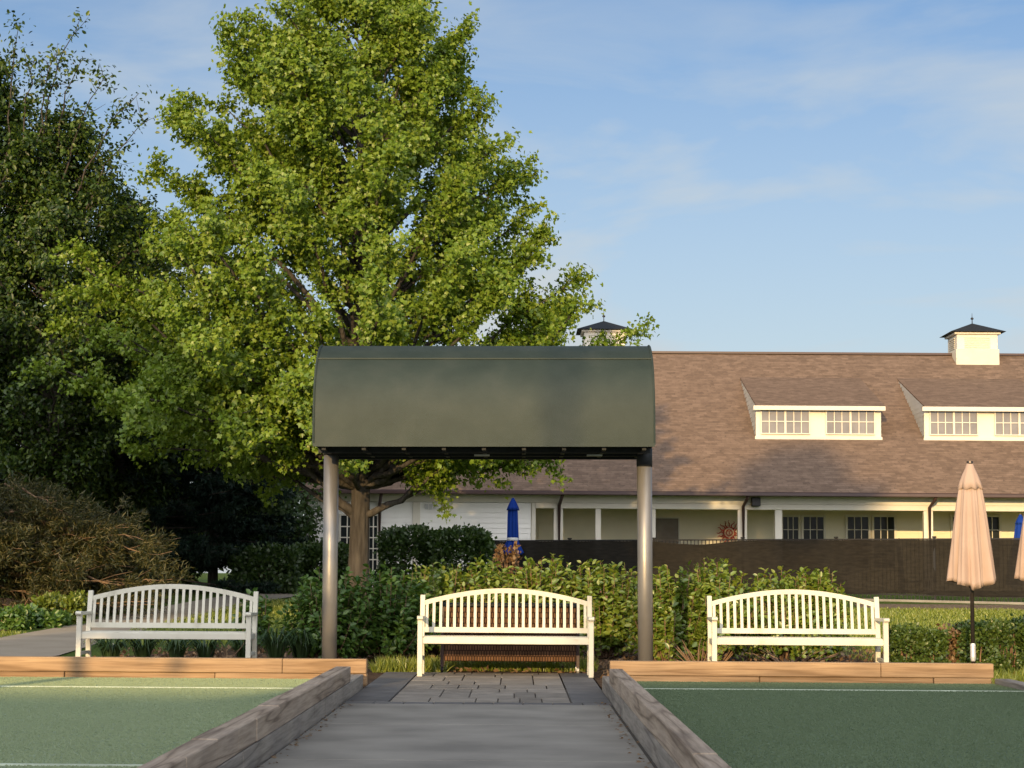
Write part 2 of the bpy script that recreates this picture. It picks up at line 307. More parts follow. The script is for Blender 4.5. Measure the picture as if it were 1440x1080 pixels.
M['boxwood'] = leaf_mat('boxwood_leaf', g((.045, .085, .014), (.07, .12, .018), (.11, .16, .028)), .25, .05)
M['shrub'] = leaf_mat('mid_green_leaf', g((.030, .068, .014), (.045, .09, .018), (.07, .12, .022)), .3, .05)
M['yellow_shrub'] = leaf_mat('yellow_green_leaf', g((.10, .15, .02), (.16, .21, .025), (.22, .26, .04)), .35, .05)
M['grass'] = leaf_mat('grass_blade', g((.15, .20, .022), (.21, .26, .032), (.28, .31, .055)), .35, .05)
M['lily'] = leaf_mat('strap_leaf', g((.022, .055, .014), (.035, .08, .018), (.06, .11, .025)), .3, .08)
M['dry'] = leaf_mat('dry_brown_leaf', g((.16, .09, .045), (.24, .15, .08), (.34, .24, .14)), .3, .02, (1.1, 1, .8))
M['rusty_leaf'] = leaf_mat('spent_flower_leaf', g((.14, .08, .045), (.20, .12, .07)), .3, .02, (1.1, 1, .8))

# ------------------------------------------------------------------ the ground and what is laid on it
def ribbon(name, rows, off, mat, kind='structure', nx=1):
    ys = [r[0] for r in rows]; full = sorted(set(ys + [y for y in TY if ys[0] < y < ys[-1]]))
    xl = np.interp(full, ys, [r[1] for r in rows]); xr = np.interp(full, ys, [r[2] for r in rows])
    v = []; f = []
    for i, y in enumerate(full):
        for k in range(nx + 1): v.append((xl[i] + (xr[i] - xl[i]) * k / nx, y, terr(y) + off))
    for i in range(len(full) - 1):
        for k in range(nx): a = i * (nx + 1) + k; f.append((a, a + 1, a + nx + 2, a + nx + 1))
    mb = MB(); mb.add(v, f); o = mb.build(name, mat); tag(o, kind=kind); return o
ribbon('ground', [(-300, -500, 500), (900, -500, 500)], -.02, M['lawn'])
ribbon('mulch_bed', [(18.6, -7, 7.6), (21, -6.2, 7.6), (24, -5.2, 7.4), (26, -4.2, 6.2), (28.5, -3, 4.2)], -.012, M['mulch'])
ribbon('gravel_bed', [(26, -13, -8.4), (34, -15, -7.9), (46, -18, -8.2)], -.012, M['mulch'])
ribbon('mulch_strip', [(42.5, 7.5, 30), (46.0, 8.0, 30)], -.012, M['mulch_pale'])
ribbon('path', [(18.8, -12, -6.4), (22, -10.5, -6.1), (24.5, -8.6, -5.8), (27, -7.7, -5.9), (31, -7.55, -6.0), (38, -7.6, -6.1), (47, -7.4, -5.7), (53, -7.1, -5.2), (60, -6.2, -4.2)], -.006, M['path'])
# aisle slab in panels with tooled joints between them
AXL, AXR = -1.455, .80
sub = MB().box(AXL, AXR + .02, -6, 21.5, -.20, -.012).build('aisle_bed', M['joint']); tag(sub, kind='structure')
a = MB(); edges = [-6, 3.4, 6.2, 8.9, 11.35, 14.05, 16.22]
for y0, y1 in zip(edges[:-1], edges[1:]): a.box(AXL + .01, AXR - .02, y0 + .006, y1 - .006, -.011, 0)
tag(a.build('aisle', M['concrete'], bevel=.004), kind='structure')
# patio: charcoal border and tan field stones
st = MB(); dk = MB()
y = 16.24
for k in range(9):
    x0 = AXL + k * .251; dk.box(x0 + .004, x0 + .247, 16.23, 16.47, -.03, .001)
y = 16.48
row = 0
while y < 21.3:
    dy = [.62, .78, .55, .70][row % 4]; y1 = min(y + dy, 21.42)
    dk.box(AXL + .0, AXL + .36, y + .005, y1 - .005, -.03, .001); dk.box(AXR - .33, AXR, y + .005, y1 - .005, -.03, .001)
    x = AXL + .37
    while x < AXR - .36:
        wd = random.choice([.19, .26, .33, .40]); x1 = x + wd
        if AXR - .34 - x1 < .14: x1 = AXR - .34
        st.box(x + .005, x1 - .005, y + .005, y1 - .005, -.03, random.uniform(-.0015, .002)); x = x1
    y = y1; row += 1
tag(st.build('patio_paving', M['stone'], bevel=.004), kind='structure'); tag(dk.build('patio_border', M['stone_dark'], bevel=.004), kind='structure')
# a short pale strip of concrete beside the left border, seen past the timber end
# courts
CZ = .08
TW = .14
CLX0, CLX1 = -5.25, AXL - TW ; CRX0, CRX1 = AXR + TW - .02, 4.52
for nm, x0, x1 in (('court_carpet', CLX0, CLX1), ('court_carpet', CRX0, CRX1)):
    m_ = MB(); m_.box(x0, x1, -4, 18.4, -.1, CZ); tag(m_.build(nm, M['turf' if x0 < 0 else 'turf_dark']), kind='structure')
def line(x0, x1, y0, w=.03): tag(MB().box(x0, x1, y0 - w / 2, y0 + w / 2, CZ - .01, CZ + .0095).build('court_line', M['line']), kind='structure')
yA = lambda py, px: (CAMZ - CZ) / -ray(px, py).z
line(CLX0, CLX1, yA(967.5, 230), .018); line(CLX0, CLX1, yA(1077, 90), .03)
line(CRX0 + .1, CRX1, yA(971, 1150), .008)
tag(MB().box(CLX0 - .001, CLX0 + .02, -4, 18.4, CZ - .01, CZ + .003).build('court_line', M['line']), kind='structure')

# ------------------------------------------------------------------ timber walls
def timber_wall(name, label, runs, mats, group='timber edging of the bocce courts'):
    root = empty(name, (runs[0][0], runs[0][2], 0)); tag(root, label, 'timber wall', group)
    ox, oy = runs[0][0], runs[0][2]
    for (x0, x1, y0, y1, z0, z1, mi) in runs:
        b = MB().box(x0 - ox, x1 - ox, y0 - oy, y1 - oy, z0, z1); b.build('timber', mats[mi], root, bevel=.006)
    return root
H1, H2 = .135, .27
def split(a0, a1, cuts): c = [a0] + cuts + [a1]; return list(zip(c[:-1], c[1:]))
YE0, YE1 = 18.4, 18.54
# end walls (across), new tan timber
e = [(x0 + .003, x1 - .003, YE0 + (.012 if i % 2 else 0), YE1, .02, H1 - .003, 0) for i, (x0, x1) in enumerate(split(-6.6, -1.425, [-4.3, -2.87]))]
e += [(x0 + .002, x1 - .002, YE0 - .006, YE1, H1, H2, 0) for x0, x1 in split(-6.6, -1.43, [-2.23])]
timber_wall('timber_wall', 'tan timber end wall of the left green court, in front of the shaded white bench', e, [M['wood']])
e = [(x0 + .003, x1 - .003, YE0 + (.012 if i % 2 else 0), YE1, .02, H1 - .003, 0) for i, (x0, x1) in enumerate(split(.92, 4.50, [2.3, 3.95]))]
e += [(x0 + .002, x1 - .002, YE0 - .006, YE1, H1, H2, 0) for x0, x1 in split(.88, 4.52, [3.45])]
timber_wall('timber_wall', 'tan timber end wall of the right green court, in front of the right bench', e, [M['wood']])
# aisle walls (running away), weathered; top course ends short of the end wall on the left
jl = [1.5, 4.1, 6.7, 8.6, 9.5, 10.2, 10.9, 11.9, 12.9, 14.4]
e = [(AXL - TW + random.uniform(0, .006), AXL - random.uniform(0, .008), y0 + .004, y1 - .004, H1, H2 + random.uniform(-.004, .004), 0) for y0, y1 in split(-4, 17.0, jl)]
e += [(AXL - TW, AXL - .004, y0 + .004, y1 - .004, -.02, H1 - .004, 1) for y0, y1 in split(-4, 18.38, [2.2, 4.9, 7.7, 9.1, 10.4, 11.6, 12.5, 13.2, 14.0, 14.8, 15.6, 16.3, 17.3])]
timber_wall('timber_wall', 'weathered grey timber wall along the left side of the concrete aisle', e, [M['wood_grey'], M['wood_greyx']])
e = [(AXR + random.uniform(.0, .006), AXR + TW - .02, y0 + .004, y1 - .004, H1, H2 + random.uniform(-.004, .004), 0) for y0, y1 in split(-4, 16.9, [2.0, 5.3, 8.9, 12.2, 15.1])]
e += [(AXR + .006, AXR + TW - .02, y0 + .004, y1 - .004, -.02, H1 - .004, 1) for y0, y1 in split(-4, 18.38, [3.1, 6.4, 10.0, 11.6, 13.6, 15.4, 16.6])]
timber_wall('timber_wall', 'weathered grey timber wall along the right side of the concrete aisle', e, [M['wood_grey'], M['wood_greyx']])
e = [(4.54, 4.68, y0 + .004, y1 - .004, H1, H2, 0) for y0, y1 in split(-4, 17.05, [3, 8, 12.4])] + [(4.52, 4.66, y0 + .004, y1 - .004, -.02, H1 - .004, 1) for y0, y1 in split(-4, 18.38, [5, 11, 16.9])]
timber_wall('timber_wall', 'grey timber wall at the far right edge of the right court, stepped down at its end', e, [M['wood_grey'], M['wood_greyx']])
e = [(-5.39, -5.26, y0 + .004, y1 - .004, H1 * k, H1 * (k + 1) - .004, 0) for k in range(2) for y0, y1 in split(-4, 18.38, [4, 9 + k, 14])]
timber_wall('timber_wall', 'timber wall beyond the left edge of the left court', e, [M['wood_grey']])

# ------------------------------------------------------------------ benches
def make_bench():
    root = empty('garden_bench', (0, 0, 0))
    hw = .935
    s = MB(); s.box(-hw + .05, hw - .05, .015, .045, .345, .41)                                   # front rail
    for k in range(6): s.box(-hw + .055, hw - .055, .052 + k * .072, .112 + k * .072, .402, .42)
    s.box(-hw + .055, hw - .055, .44, .465, .35, .404)
    for xx in (-hw + .05, 0, hw - .08): s.box(xx, xx + .03, .046, .44, .36, .406)
    s.build('seat', M['bench'], root, bevel=.004)
    lean = lambda z: .50 + (z - .42) * .20
    b = MB(); x0 = hw - .05
    for z0, z1 in ((.452, .508),):
        b.box(-x0, x0, lean(.46) - .018, lean(.46) + .018, z0, z1)
    arch = lambda x: .795 + .135 * math.cos(x / x0 * math.pi / 2) ** .9 if abs(x) < x0 else .795
    n = 40
    for i in range(n):                                                                            # arched top rail
        xa, xb = -x0 + 2 * x0 * i / n, -x0 + 2 * x0 * (i + 1) / n; za, zb = arch(xa), arch(xb); ya, yb = lean(za), lean(zb)
        b.add([(xa, ya - .02, za - .052), (xb, yb - .02, zb - .052), (xb, yb + .02, zb - .052), (xa, ya + .02, za - .052),
               (xa, ya - .02, za), (xb, yb - .02, zb), (xb, yb + .02, zb), (xa, ya + .02, za)], [(0,3,2,1),(4,5,6,7),(0,1,5,4),(2,3,7,6)])
    ns = 24
    for i in range(ns):
        xs = -x0 + .025 + (2 * x0 - .05) * i / (ns - 1); z1 = arch(xs) - .045
        b.bar((xs, lean(.50), .50), (xs, lean(z1), z1), .030, .016, (0, 1, 0))
    b.build('backrest', M['bench'], root)
    for sx in (-1, 1):
        l = MB(); xf = sx * (hw - .028)
        l.box(xf - .027, xf + .027, -.005, .05, 0, .60); l.build('leg', M['bench'], root, bevel=.005)
        l = MB(); xb = sx * (hw - .026)
        pts = [(xb, .56, 0), (xb, .50, .40), (xb, lean(.855), .855)]
        for p, q in zip(pts[:-1], pts[1:]): 
            w_ = .026
            l.add([(p[0]-w_,p[1]-w_,p[2]),(p[0]+w_,p[1]-w_,p[2]),(p[0]+w_,p[1]+w_,p[2]),(p[0]-w_,p[1]+w_,p[2]),(q[0]-w_,q[1]-w_,q[2]),(q[0]+w_,q[1]-w_,q[2]),(q[0]+w_,q[1]+w_,q[2]),(q[0]-w_,q[1]+w_,q[2])],
                  [(0,3,2,1),(4,5,6,7),(0,1,5,4),(1,2,6,5),(2,3,7,6),(3,0,4,7)])
        l.build('leg', M['bench'], root, bevel=.004)
        a = MB(); prof = [(-.045, .60), (-.052, .615), (-.045, .632), (-.02, .640), (.10, .634), (.34, .628), (.52, .630), (.52, .598), (.30, .598), (.0, .598)]
        n = len(prof); vs = [(xf - .031, p, q) for p, q in prof] + [(xf + .031, p, q) for p, q in prof]
        a.add(vs, [tuple(range(n)), tuple(range(2*n-1, n-1, -1))] + [(i, n+i, n+(i+1) % n, (i+1) % n) for i in range(n)])
        a.build('armrest', M['bench'], root, bevel=.003)
        MB().box(xf - .014, xf + .014, .05, .52, .17, .205).build('stretcher', M['bench'], root, bevel=.003)
        MB().box(xf - .014, xf + .014, .05, .48, .345, .40).build('side_rail', M['bench'], root, bevel=.003)
    return root
bench = make_bench()
tag(bench, 'white slatted bench standing in sunlight on the pavers beneath the green canopy', 'bench', 'white arched benches')
bench.location = (X(711, 20.5, 900), 20.5, 0)
b2 = copy_tree(bench); b2['label'] = 'white slatted bench in the shade, behind the left court timber wall'; b2.location = (X(234.5, 20.9, 900), 20.7, .02)
b3 = copy_tree(bench); b3['label'] = 'white slatted bench in sun behind the right court timber wall, by the peach umbrella'; b3.location = (X(1125.5, 20.5, 900), 20.5, .01)
b2.rotation_euler.z = R(.6); b3.rotation_euler.z = R(-.5)

# wicker deck box on casters behind the middle bench
root = empty('wicker_cart', (-.08, 21.4, 0)); tag(root, 'brown wicker storage cart on small casters behind the middle bench', 'storage cart')
MB().box(-.73, .73, 0, .5, .125, .72).build('body', M['wicker'], root, bevel=.01)
MB().box(-.765, .765, -.03, .53, .724, .76).build('lid', M['canopy_dark'], root, bevel=.01)
for sx in (-1, 1):
    for yy in (-.005, .465):
        MB().box(sx * .75 - .018, sx * .75 + .018, yy, yy + .04, .06, .722).build('leg', M['gutter'], root, bevel=.003)
        wv = MB().tube([(sx * .75 - .013, yy + .02, .032), (sx * .75 + .013, yy + .02, .032)], .032, 16); wv.box(sx*.75-.004, sx*.75+.004, yy+.01, yy+.03, .03, .062); wv.build('caster', M['steel'] if sx > 0 else M['black'], root)

# ------------------------------------------------------------------ canopy
CD = 20.4
xl, xr = X(443, 19.55, 626), X(922, 19.55, 626)
root = empty('canopy_shelter', ((xl + xr) / 2, CD, 0)); tag(root, 'dark green curved metal canopy on two steel posts over the middle bench', 'canopy')
hwc = (xr - xl) / 2
prof = [(-.86, 2.39), (-.865, 2.60), (-.855, 2.78), (-.82, 2.96), (-.76, 3.10), (-.68, 3.21), (-.56, 3.31), (-.42, 3.40), (-.26, 3.465), (-.1, 3.50)]
full = prof + [(-a, b) for a, b in reversed(prof)]
sh = MB(); n = len(full); t_ = .02
outer = full; inner = [(a * .972, b - (.018 if abs(a) < .8 else 0)) for a, b in full]
nx = 12
for i in range(n - 1):
    (ya, za), (yb, zb) = outer[i], outer[i + 1]; (yc, zc_), (yd, zd) = inner[i], inner[i + 1]
    sh.add([(-hwc, ya, za), (hwc, ya, za), (hwc, yb, zb), (-hwc, yb, zb)], [(0, 1, 2, 3)])
    sh.add([(-hwc, yc, zc_), (hwc, yc, zc_), (hwc, yd, zd), (-hwc, yd, zd)], [(3, 2, 1, 0)])
for s_, k in ((-1, 0), (1, n - 1)):
    o_, i_ = outer[k], inner[k]; sh.add([(-hwc, *o_), (hwc, *o_), (hwc, *i_), (-hwc, *i_)], [(0, 1, 2, 3)])
me_o = sh.build('shell', M['canopy'], root)
bm = bmesh.new(); bm.from_mesh(me_o.data); bmesh.ops.remove_doubles(bm, verts=bm.verts[:], dist=.0005); 
for f in bm.faces: f.smooth = True
for e_ in bm.edges:
    if len(e_.link_faces) == 2:
        vs_ = [v.co for v in e_.verts]; zz = sum(v.z for v in vs_) / 2
        if abs(zz - 3.31) < .004 or zz < 2.42: e_.smooth = False
bm.to_mesh(me_o.data); bm.free()
for sx in (-1, 1):
    ep = MB(); x_ = sx * hwc; vs = [(x_ - .003 * sx, a * .995, b - .002) for a, b in full] ; vs2 = [(x_ - .02 * sx, a * .97, b - .01) for a, b in full]
    ep.add(vs + vs2, [tuple(range(n)), tuple(range(2 * n - 1, n - 1, -1))] + [(i, i + 1, n + i + 1, n + i) for i in range(n - 1)]); ep.build('end_panel', M['canopy'], root)
tr_ = MB()                                                                     # rolled hem along the lower edges and arched ends
for s_ in (-1, 1): tr_.box(-hwc - .004, hwc + .004, s_ * .872 - .012, s_ * .872 + .012, 2.375, 2.41)
for sx in (-1, 1): tr_.tube([(sx * (hwc + .002), a * 1.004, b + .003) for a, b in full], .012, 6)
tr_.box(-hwc - .002, hwc + .002, -.575, -.545, 3.306, 3.318); tr_.build('edge_trim', M['canopy'], root)
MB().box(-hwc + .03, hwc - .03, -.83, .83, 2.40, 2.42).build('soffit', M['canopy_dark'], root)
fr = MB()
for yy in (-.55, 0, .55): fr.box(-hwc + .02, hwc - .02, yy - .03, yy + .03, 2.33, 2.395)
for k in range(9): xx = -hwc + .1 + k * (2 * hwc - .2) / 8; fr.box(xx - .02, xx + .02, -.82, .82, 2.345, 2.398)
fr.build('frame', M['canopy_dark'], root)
for xx in (-.03, 1.15):
    MB().box(xx - .08, xx + .08, -.34, -.26, 2.315, 2.33).build('lamp', M['steel'], root)
for px in (465.5, 908):
    x_ = X(px, CD, 780) - (xl + xr) / 2
    MB().tube([(x_, 0, 0), (x_, 0, 1.2), (x_, 0, 2.40)], .0795, 28).build('post', M['post'], root, smooth=True)
    top = 2.22 if px > 600 else 2.34
    MB().tube([(x_, 0, top), (x_, 0, 2.42)], .084, 28).build('post_collar', M['canopy_dark'], root, smooth=True)
    MB().tube([(x_, 0, 0), (x_, 0, .015)], .16, 28).build('base_plate', M['post'], root)
root.rotation_euler = (0, R(-.35), 0)

# ------------------------------------------------------------------ umbrellas
def umbrella(name, label, x, y, z0, top, length, wbot, wtop, cloth, polem, foot, group, seed, band=False):
    root = empty(name, (x, y, z0)); tag(root, label, 'umbrella', group)
    h = top - z0; zb = h - length
    MB().tube([(0, 0, 0), (0, 0, h - .05)], .019, 12).build('pole', M[polem], root, smooth=True)
    if foot: MB().lathe([(.010, 0), (.022, .03), (.026, .06), (.026, .17), (.021, .19)], 16).build('pole_sleeve', M['steel'], root)
    ph = seed
    def fold(t, z):
        q = max(0, min(1, (h - z) / length)); return 1 + (.05 + .16 * q) * math.sin(8 * t + ph) + (.03 + .07 * q) * math.sin(19 * t + ph * 2 + z * 3) + .05 * math.sin(3 * t + ph + z * 2)
    pr = []
    nseg = 22
    for i in range(nseg + 1):
        q = i / nseg; z = h - .19 * length - q * (length * .81)
        r = wtop * .80 + (wbot - wtop * .80) * q ** .75
        if band: r = wtop * .75 + (wtop * .1) * q if q < .72 else wtop * .85 + (wbot - wtop * .85) * (q - .72) / .28
        pr.append((r, z))
    cl = MB()
    nn = 96; vs = []
    for i, (r, z) in enumerate(pr):
        for k in range(nn):
            t = 2 * math.pi * k / nn; rr = r * fold(t, z); q = i / nseg
            zz = z + (.028 * abs(math.sin(4 * t + ph)) - .01 ) * (q ** 6) * (length / 1.2) - (.07 * max(0, math.cos(t + 1.6)) ** 3) * (q ** 8)
            vs.append((rr * math.cos(t), rr * math.sin(t) * .85, zz))
    for k in range(nn):
        t = 2 * math.pi * k / nn; vs.append((.05 * math.cos(t), .05 * math.sin(t), pr[-1][1] + .02))
    m_ = len(pr) + 1
    cl.add(vs, [(i*nn+k, (i+1)*nn+k, (i+1)*nn+(k+1) % nn, i*nn+(k+1) % nn) for i in range(m_ - 1) for k in range(nn)])
    cl.build('folded_cloth', M[cloth], root, smooth=True)
    cp = MB(); capz = h - .215 * length
    prc = [(.028, h), (wtop * .38, h - .05 * length), (wtop * .62, h - .10 * length), (wtop * .85, h - .16 * length), (wtop * 1.02, capz), (wtop * .9, capz + .01)]
    vs = []
    for i, (r, z) in enumerate(prc):
        for k in range(48):
            t = 2 * math.pi * k / 48; q = i / 5; rr = r * (1 + .09 * q * math.sin(8 * t + ph))
            vs.append((rr * math.cos(t), rr * math.sin(t) * .9, z - .03 * q ** 3 * abs(math.sin(4 * t + ph))))
    cp.add(vs, [(i*48+k, (i+1)*48+k, (i+1)*48+(k+1) % 48, i*48+(k+1) % 48) for i in range(5) for k in range(48)])
    cp.build('top_vent', M[cloth], root, smooth=True)
    MB().lathe([(.0, h + .012), (.03, h + .01), (.032, h - .01), (.03, h - .02)], 16).build('cap', M['bronze'], root)
    if band: MB().lathe([(wtop * .93, zb + length * .235), (wtop * .97, zb + length * .25), (wtop * .97, zb + length * .27), (wtop * .93, zb + length * .285)], 48).build('band', M['white_cloth'], root)
    return root
ud = 18.47
umbrella('patio_umbrella', 'closed peach umbrella whose pole stands in the right court timber wall', X(1368, ud, 900), ud, Z(1368, 933, ud), Z(1368, 650, ud), Z(1368, 650, ud) - Z(1368, 819, ud), .198, .118, 'tan_cloth', 'bronze', True, 'closed peach umbrellas', .6)
umbrella('patio_umbrella', 'second closed peach umbrella, cut off by the right edge of the photo', X(1471, ud, 900), ud + .1, 0, Z(1440, 652, ud), Z(1368, 650, ud) - Z(1368, 814, ud), .205, .118, 'tan_cloth', 'bronze', False, 'closed peach umbrellas', 1.9)
umbrella('pool_umbrella', 'closed blue umbrella with white band in front of the cream siding wall', X(721, 53.5), 53.5, terr(53.5), Z(721, 700, 53.5), 1.55, .30, .17, 'blue_cloth', 'bronze', False, 'closed blue umbrellas', .3, True)
umbrella('pool_umbrella', 'closed blue umbrella on the porch at the right edge of the photo', X(1436, 54.5), 54.5, terr(54.5), Z(1436, 723, 54.5), 1.25, .22, .15, 'blue_cloth', 'bronze', False, 'closed blue umbrellas', 1.3)

# ------------------------------------------------------------------ the long building
BD = 56.0                                                       # front wall and porch columns
bx0, bx1 = X(427, BD), 34.0
EY, EZ = 55.4, 3.50                                             # eave line
ridge_y = 64.4; ridge_z = Z(1150, 498, ridge_y); SL = (ridge_z - EZ) / (ridge_y - EY)
0 and print('SL', SL, ridge_z, 'dz', Z(1150, 618, 58.9), EZ + SL * (58.9 - EY), 'eave', Z(1100, 697, EY))
GZ = .62
bld = empty('long_building', (0, BD, 0)); tag(bld, 'long cream building with brown shingle roof, dormers and a porch behind the black fence', 'building')
def loc(v): return (v[0], v[1] - BD, v[2])
def clap(name, x0, x1, y, z0, z1, mat, parent, pitch=.15, holes=()):
    """clapboard wall facing the viewer, each board standing out at its lower edge; holes are (xa, xb, za, zb)"""
    mb = MB(); z = z0
    while z < z1 - .01:
        zt = min(z + pitch, z1)
        segs = [(x0, x1)]
        for xa, xb, za, zb in holes:
            if za < (z + zt) / 2 < zb:
                ns = []
                for p, q in segs:
                    if xb <= p or xa >= q: ns.append((p, q)); continue
                    if xa > p: ns.append((p, xa))
                    if xb < q: ns.append((xb, q))
                segs = ns
        for p, q in segs:
            vs = [(p, y - .022, z), (q, y - .022, z), (q, y - .004, zt), (p, y - .004, zt), (p, y + .02, z), (q, y + .02, z)]
            mb.add([loc(v) for v in vs], [(0, 1, 2, 3), (0, 4, 5, 1)])
        z = zt
    mb.box(x0, x1, y - BD + .021, y - BD + .15, z0, z1)
    return mb.build(name, mat, parent)
# body walls
xw = X(752, BD)
clap('siding_wall', bx0 + .1, xw - .12, BD, GZ, 3.16, M['siding'], bld)
clap('porch_wall', xw - .1, bx1, BD + 3.0, GZ, 3.3, M['siding_tan'], bld, holes=())
MB().box(bx0, bx0 + .15, .15, 17.0, GZ, 3.4).build('wall', M['siding'], bld)
MB().box(bx0 + .15, xw - .1, 16.8, 17.0, GZ, 3.4).build('wall', M['siding'], bld)
MB().box(xw - .12, xw - .1, .15, 3.0, GZ, 3.3).build('wall', M['siding_tan'], bld)
MB().box(xw, bx1, -.2, 3.0, GZ - .1, GZ).build('porch_floor', M['path'], bld)
MB().box(xw - .09, bx1, .25, 3.1, 3.30, 3.36).build('porch_ceiling', M['siding_tan'], bld)
# trim boards
for px, w_ in ((585, .22), (750, .12)):
    x_ = X(px, BD); MB().box(x_ - w_ / 2, x_ + w_ / 2, -.05, -.005, GZ, 3.16).build('trim_board', M['trim'], bld, bevel=.004)
MB().box(bx0, bx1, -.04, .2, 3.17, 3.40).build('frieze_board', M['trim'], bld, bevel=.004)
MB().box(xw + .02, bx1, -.06, .22, 3.01, 3.165).build('porch_beam', M['trim'], bld, bevel=.004)
MB().box(bx0 - .45, bx1, -.5, .0, 3.41, 3.44).build('soffit', M['trim'], bld)
for px, w_ in ((785, .27), (841, .16), (918, .16), (1044, .27), (1095, .21), (1306, .27), (1480, .27), (1560, .2)):
    x_ = X(px, BD); MB().box(x_ - w_ / 2, x_ + w_ / 2, -.035, .17, GZ, 3.008).build('column', M['trim'], bld, bevel=.008)
for px in (430, 533.5, 786, 1045, 1307, 1482):
    x_ = X(px, BD); d_ = MB(); d_.tube([loc((x_ + .10, EY - .04, 3.44)), loc((x_ + .06, EY + .05, 3.30)), loc((x_, BD - .11, 3.10)), loc((x_, BD - .11, GZ + .1))], .052, 8); d_.build('downspout', M['gutter'], bld, smooth=True)
# roof: two slopes and a hipped left end; shingles
hx = bx0 - .5; rx0 = hx + (ridge_y - EY)
T = .06
def roofz(y): return EZ + SL * (y - EY)
yb = 2 * ridge_y - EY
rf = MB(); rf.add([loc(v) for v in ((hx, EY, EZ), (bx1 + 1, EY, EZ), (bx1 + 1, ridge_y, ridge_z), (rx0, ridge_y, ridge_z), (hx, yb, EZ), (bx1 + 1, yb, EZ))],
       [(0, 1, 2, 3), (5, 4, 3, 2), (4, 0, 3)])
rf.build('roof', M['shingle'], bld)
gt = MB(); gt.box(hx - .02, bx1 + 1, EY - BD - .13, EY - BD - .01, EZ - .13, EZ - .01); gt.box(hx - .14, hx - .02, EY - BD - .13, yb - BD, EZ - .13, EZ - .01); gt.build('gutter', M['gutter'], bld, bevel=.02)
MB().box(hx, bx1, EY - BD, EY - BD + .03, EZ - .09, EZ - .012).build('fascia', M['trim'], bld)
rc = MB(); rc.bar(loc((rx0, ridge_y, ridge_z + .02)), loc((bx1 + 1, ridge_y, ridge_z + .02)), .25, .07); rc.bar(loc((hx, EY, EZ + .03)), loc((rx0, ridge_y, ridge_z + .03)), .18, .04); rc.build('ridge_cap', M['gutter'], bld)
def window(x0, x1, z0, z1, y, nx, nz, glass, parent, trim=.07, m_=.022, mullions=()):
    """frame > pane; frame holds the surround and the glazing bars"""
    fr = MB(); cx = lambda: None
    fr.box(x0 - trim, x1 + trim, y - .05, y + .03, z1, z1 + trim); fr.box(x0 - trim, x1 + trim, y - .06, y + .03, z0 - trim, z0)
    fr.box(x0 - trim, x0, y - .05, y + .03, z0, z1); fr.box(x1, x1 + trim, y - .05, y + .03, z0, z1)
    for i in range(1, nx): xx = x0 + (x1 - x0) * i / nx; fr.box(xx - m_ / 2, xx + m_ / 2, y - .035, y - .01, z0, z1)
    for j in range(1, nz): zz = z0 + (z1 - z0) * j / nz; fr.box(x0, x1, y - .034, y - .011, zz - m_ / 2, zz + m_ / 2)
    f = fr.build('window_frame', M['trim'], parent)
    MB().box(x0, x1, y - .008, y + .02, z0, z1).build('pane', glass, f)
    return f
PB = 3.0 - .03
for a_, b_ in ((1101, 1122.5), (1130, 1158), (1192, 1221), (1229, 1257.5), (1340, 1368), (1376, 1405), (1480, 1508), (1516, 1545)):
    z1 = Z(a_, 727, 59); window(X(a_, 59), X(b_, 59), 1.35, z1, PB, 3, 4, M['glass'], bld)
x0_, x1_ = X(912, 59), X(954, 59); window(x0_, x1_, 1.5, Z(930, 729, 59), PB, 1, 1, M['glass_shiny'], bld, .04)
# porch door in the first bay
xd0, xd1 = X(757, 59), X(779, 59)
dr = MB().box(xd0, xd1, PB - .03, PB + .02, GZ, 2.62).build('door', M['siding_tan'], bld, bevel=.004)
MB().box(xd0 + .08, xd0 + .11, PB - .08, PB - .031, 1.55, 1.75).build('handle', M['black'], dr)
# tall glazed doors of the left end
for a_, b_ in ((479, 497), (500, 517), (519.5, 530)):
    window(X(a_, BD), X(b_, BD), .85, Z(480, 725, BD), -.03, 2, 6, M['glass'], bld, .05, .03)
vn = MB(); 
for k in range(3): vn.box(X(597, BD) + k * .12, X(597, BD) + k * .12 + .09, -.05, -.02, Z(600, 716, BD), Z(600, 709, BD))
vn.build('wall_vent', M['steel'], bld)
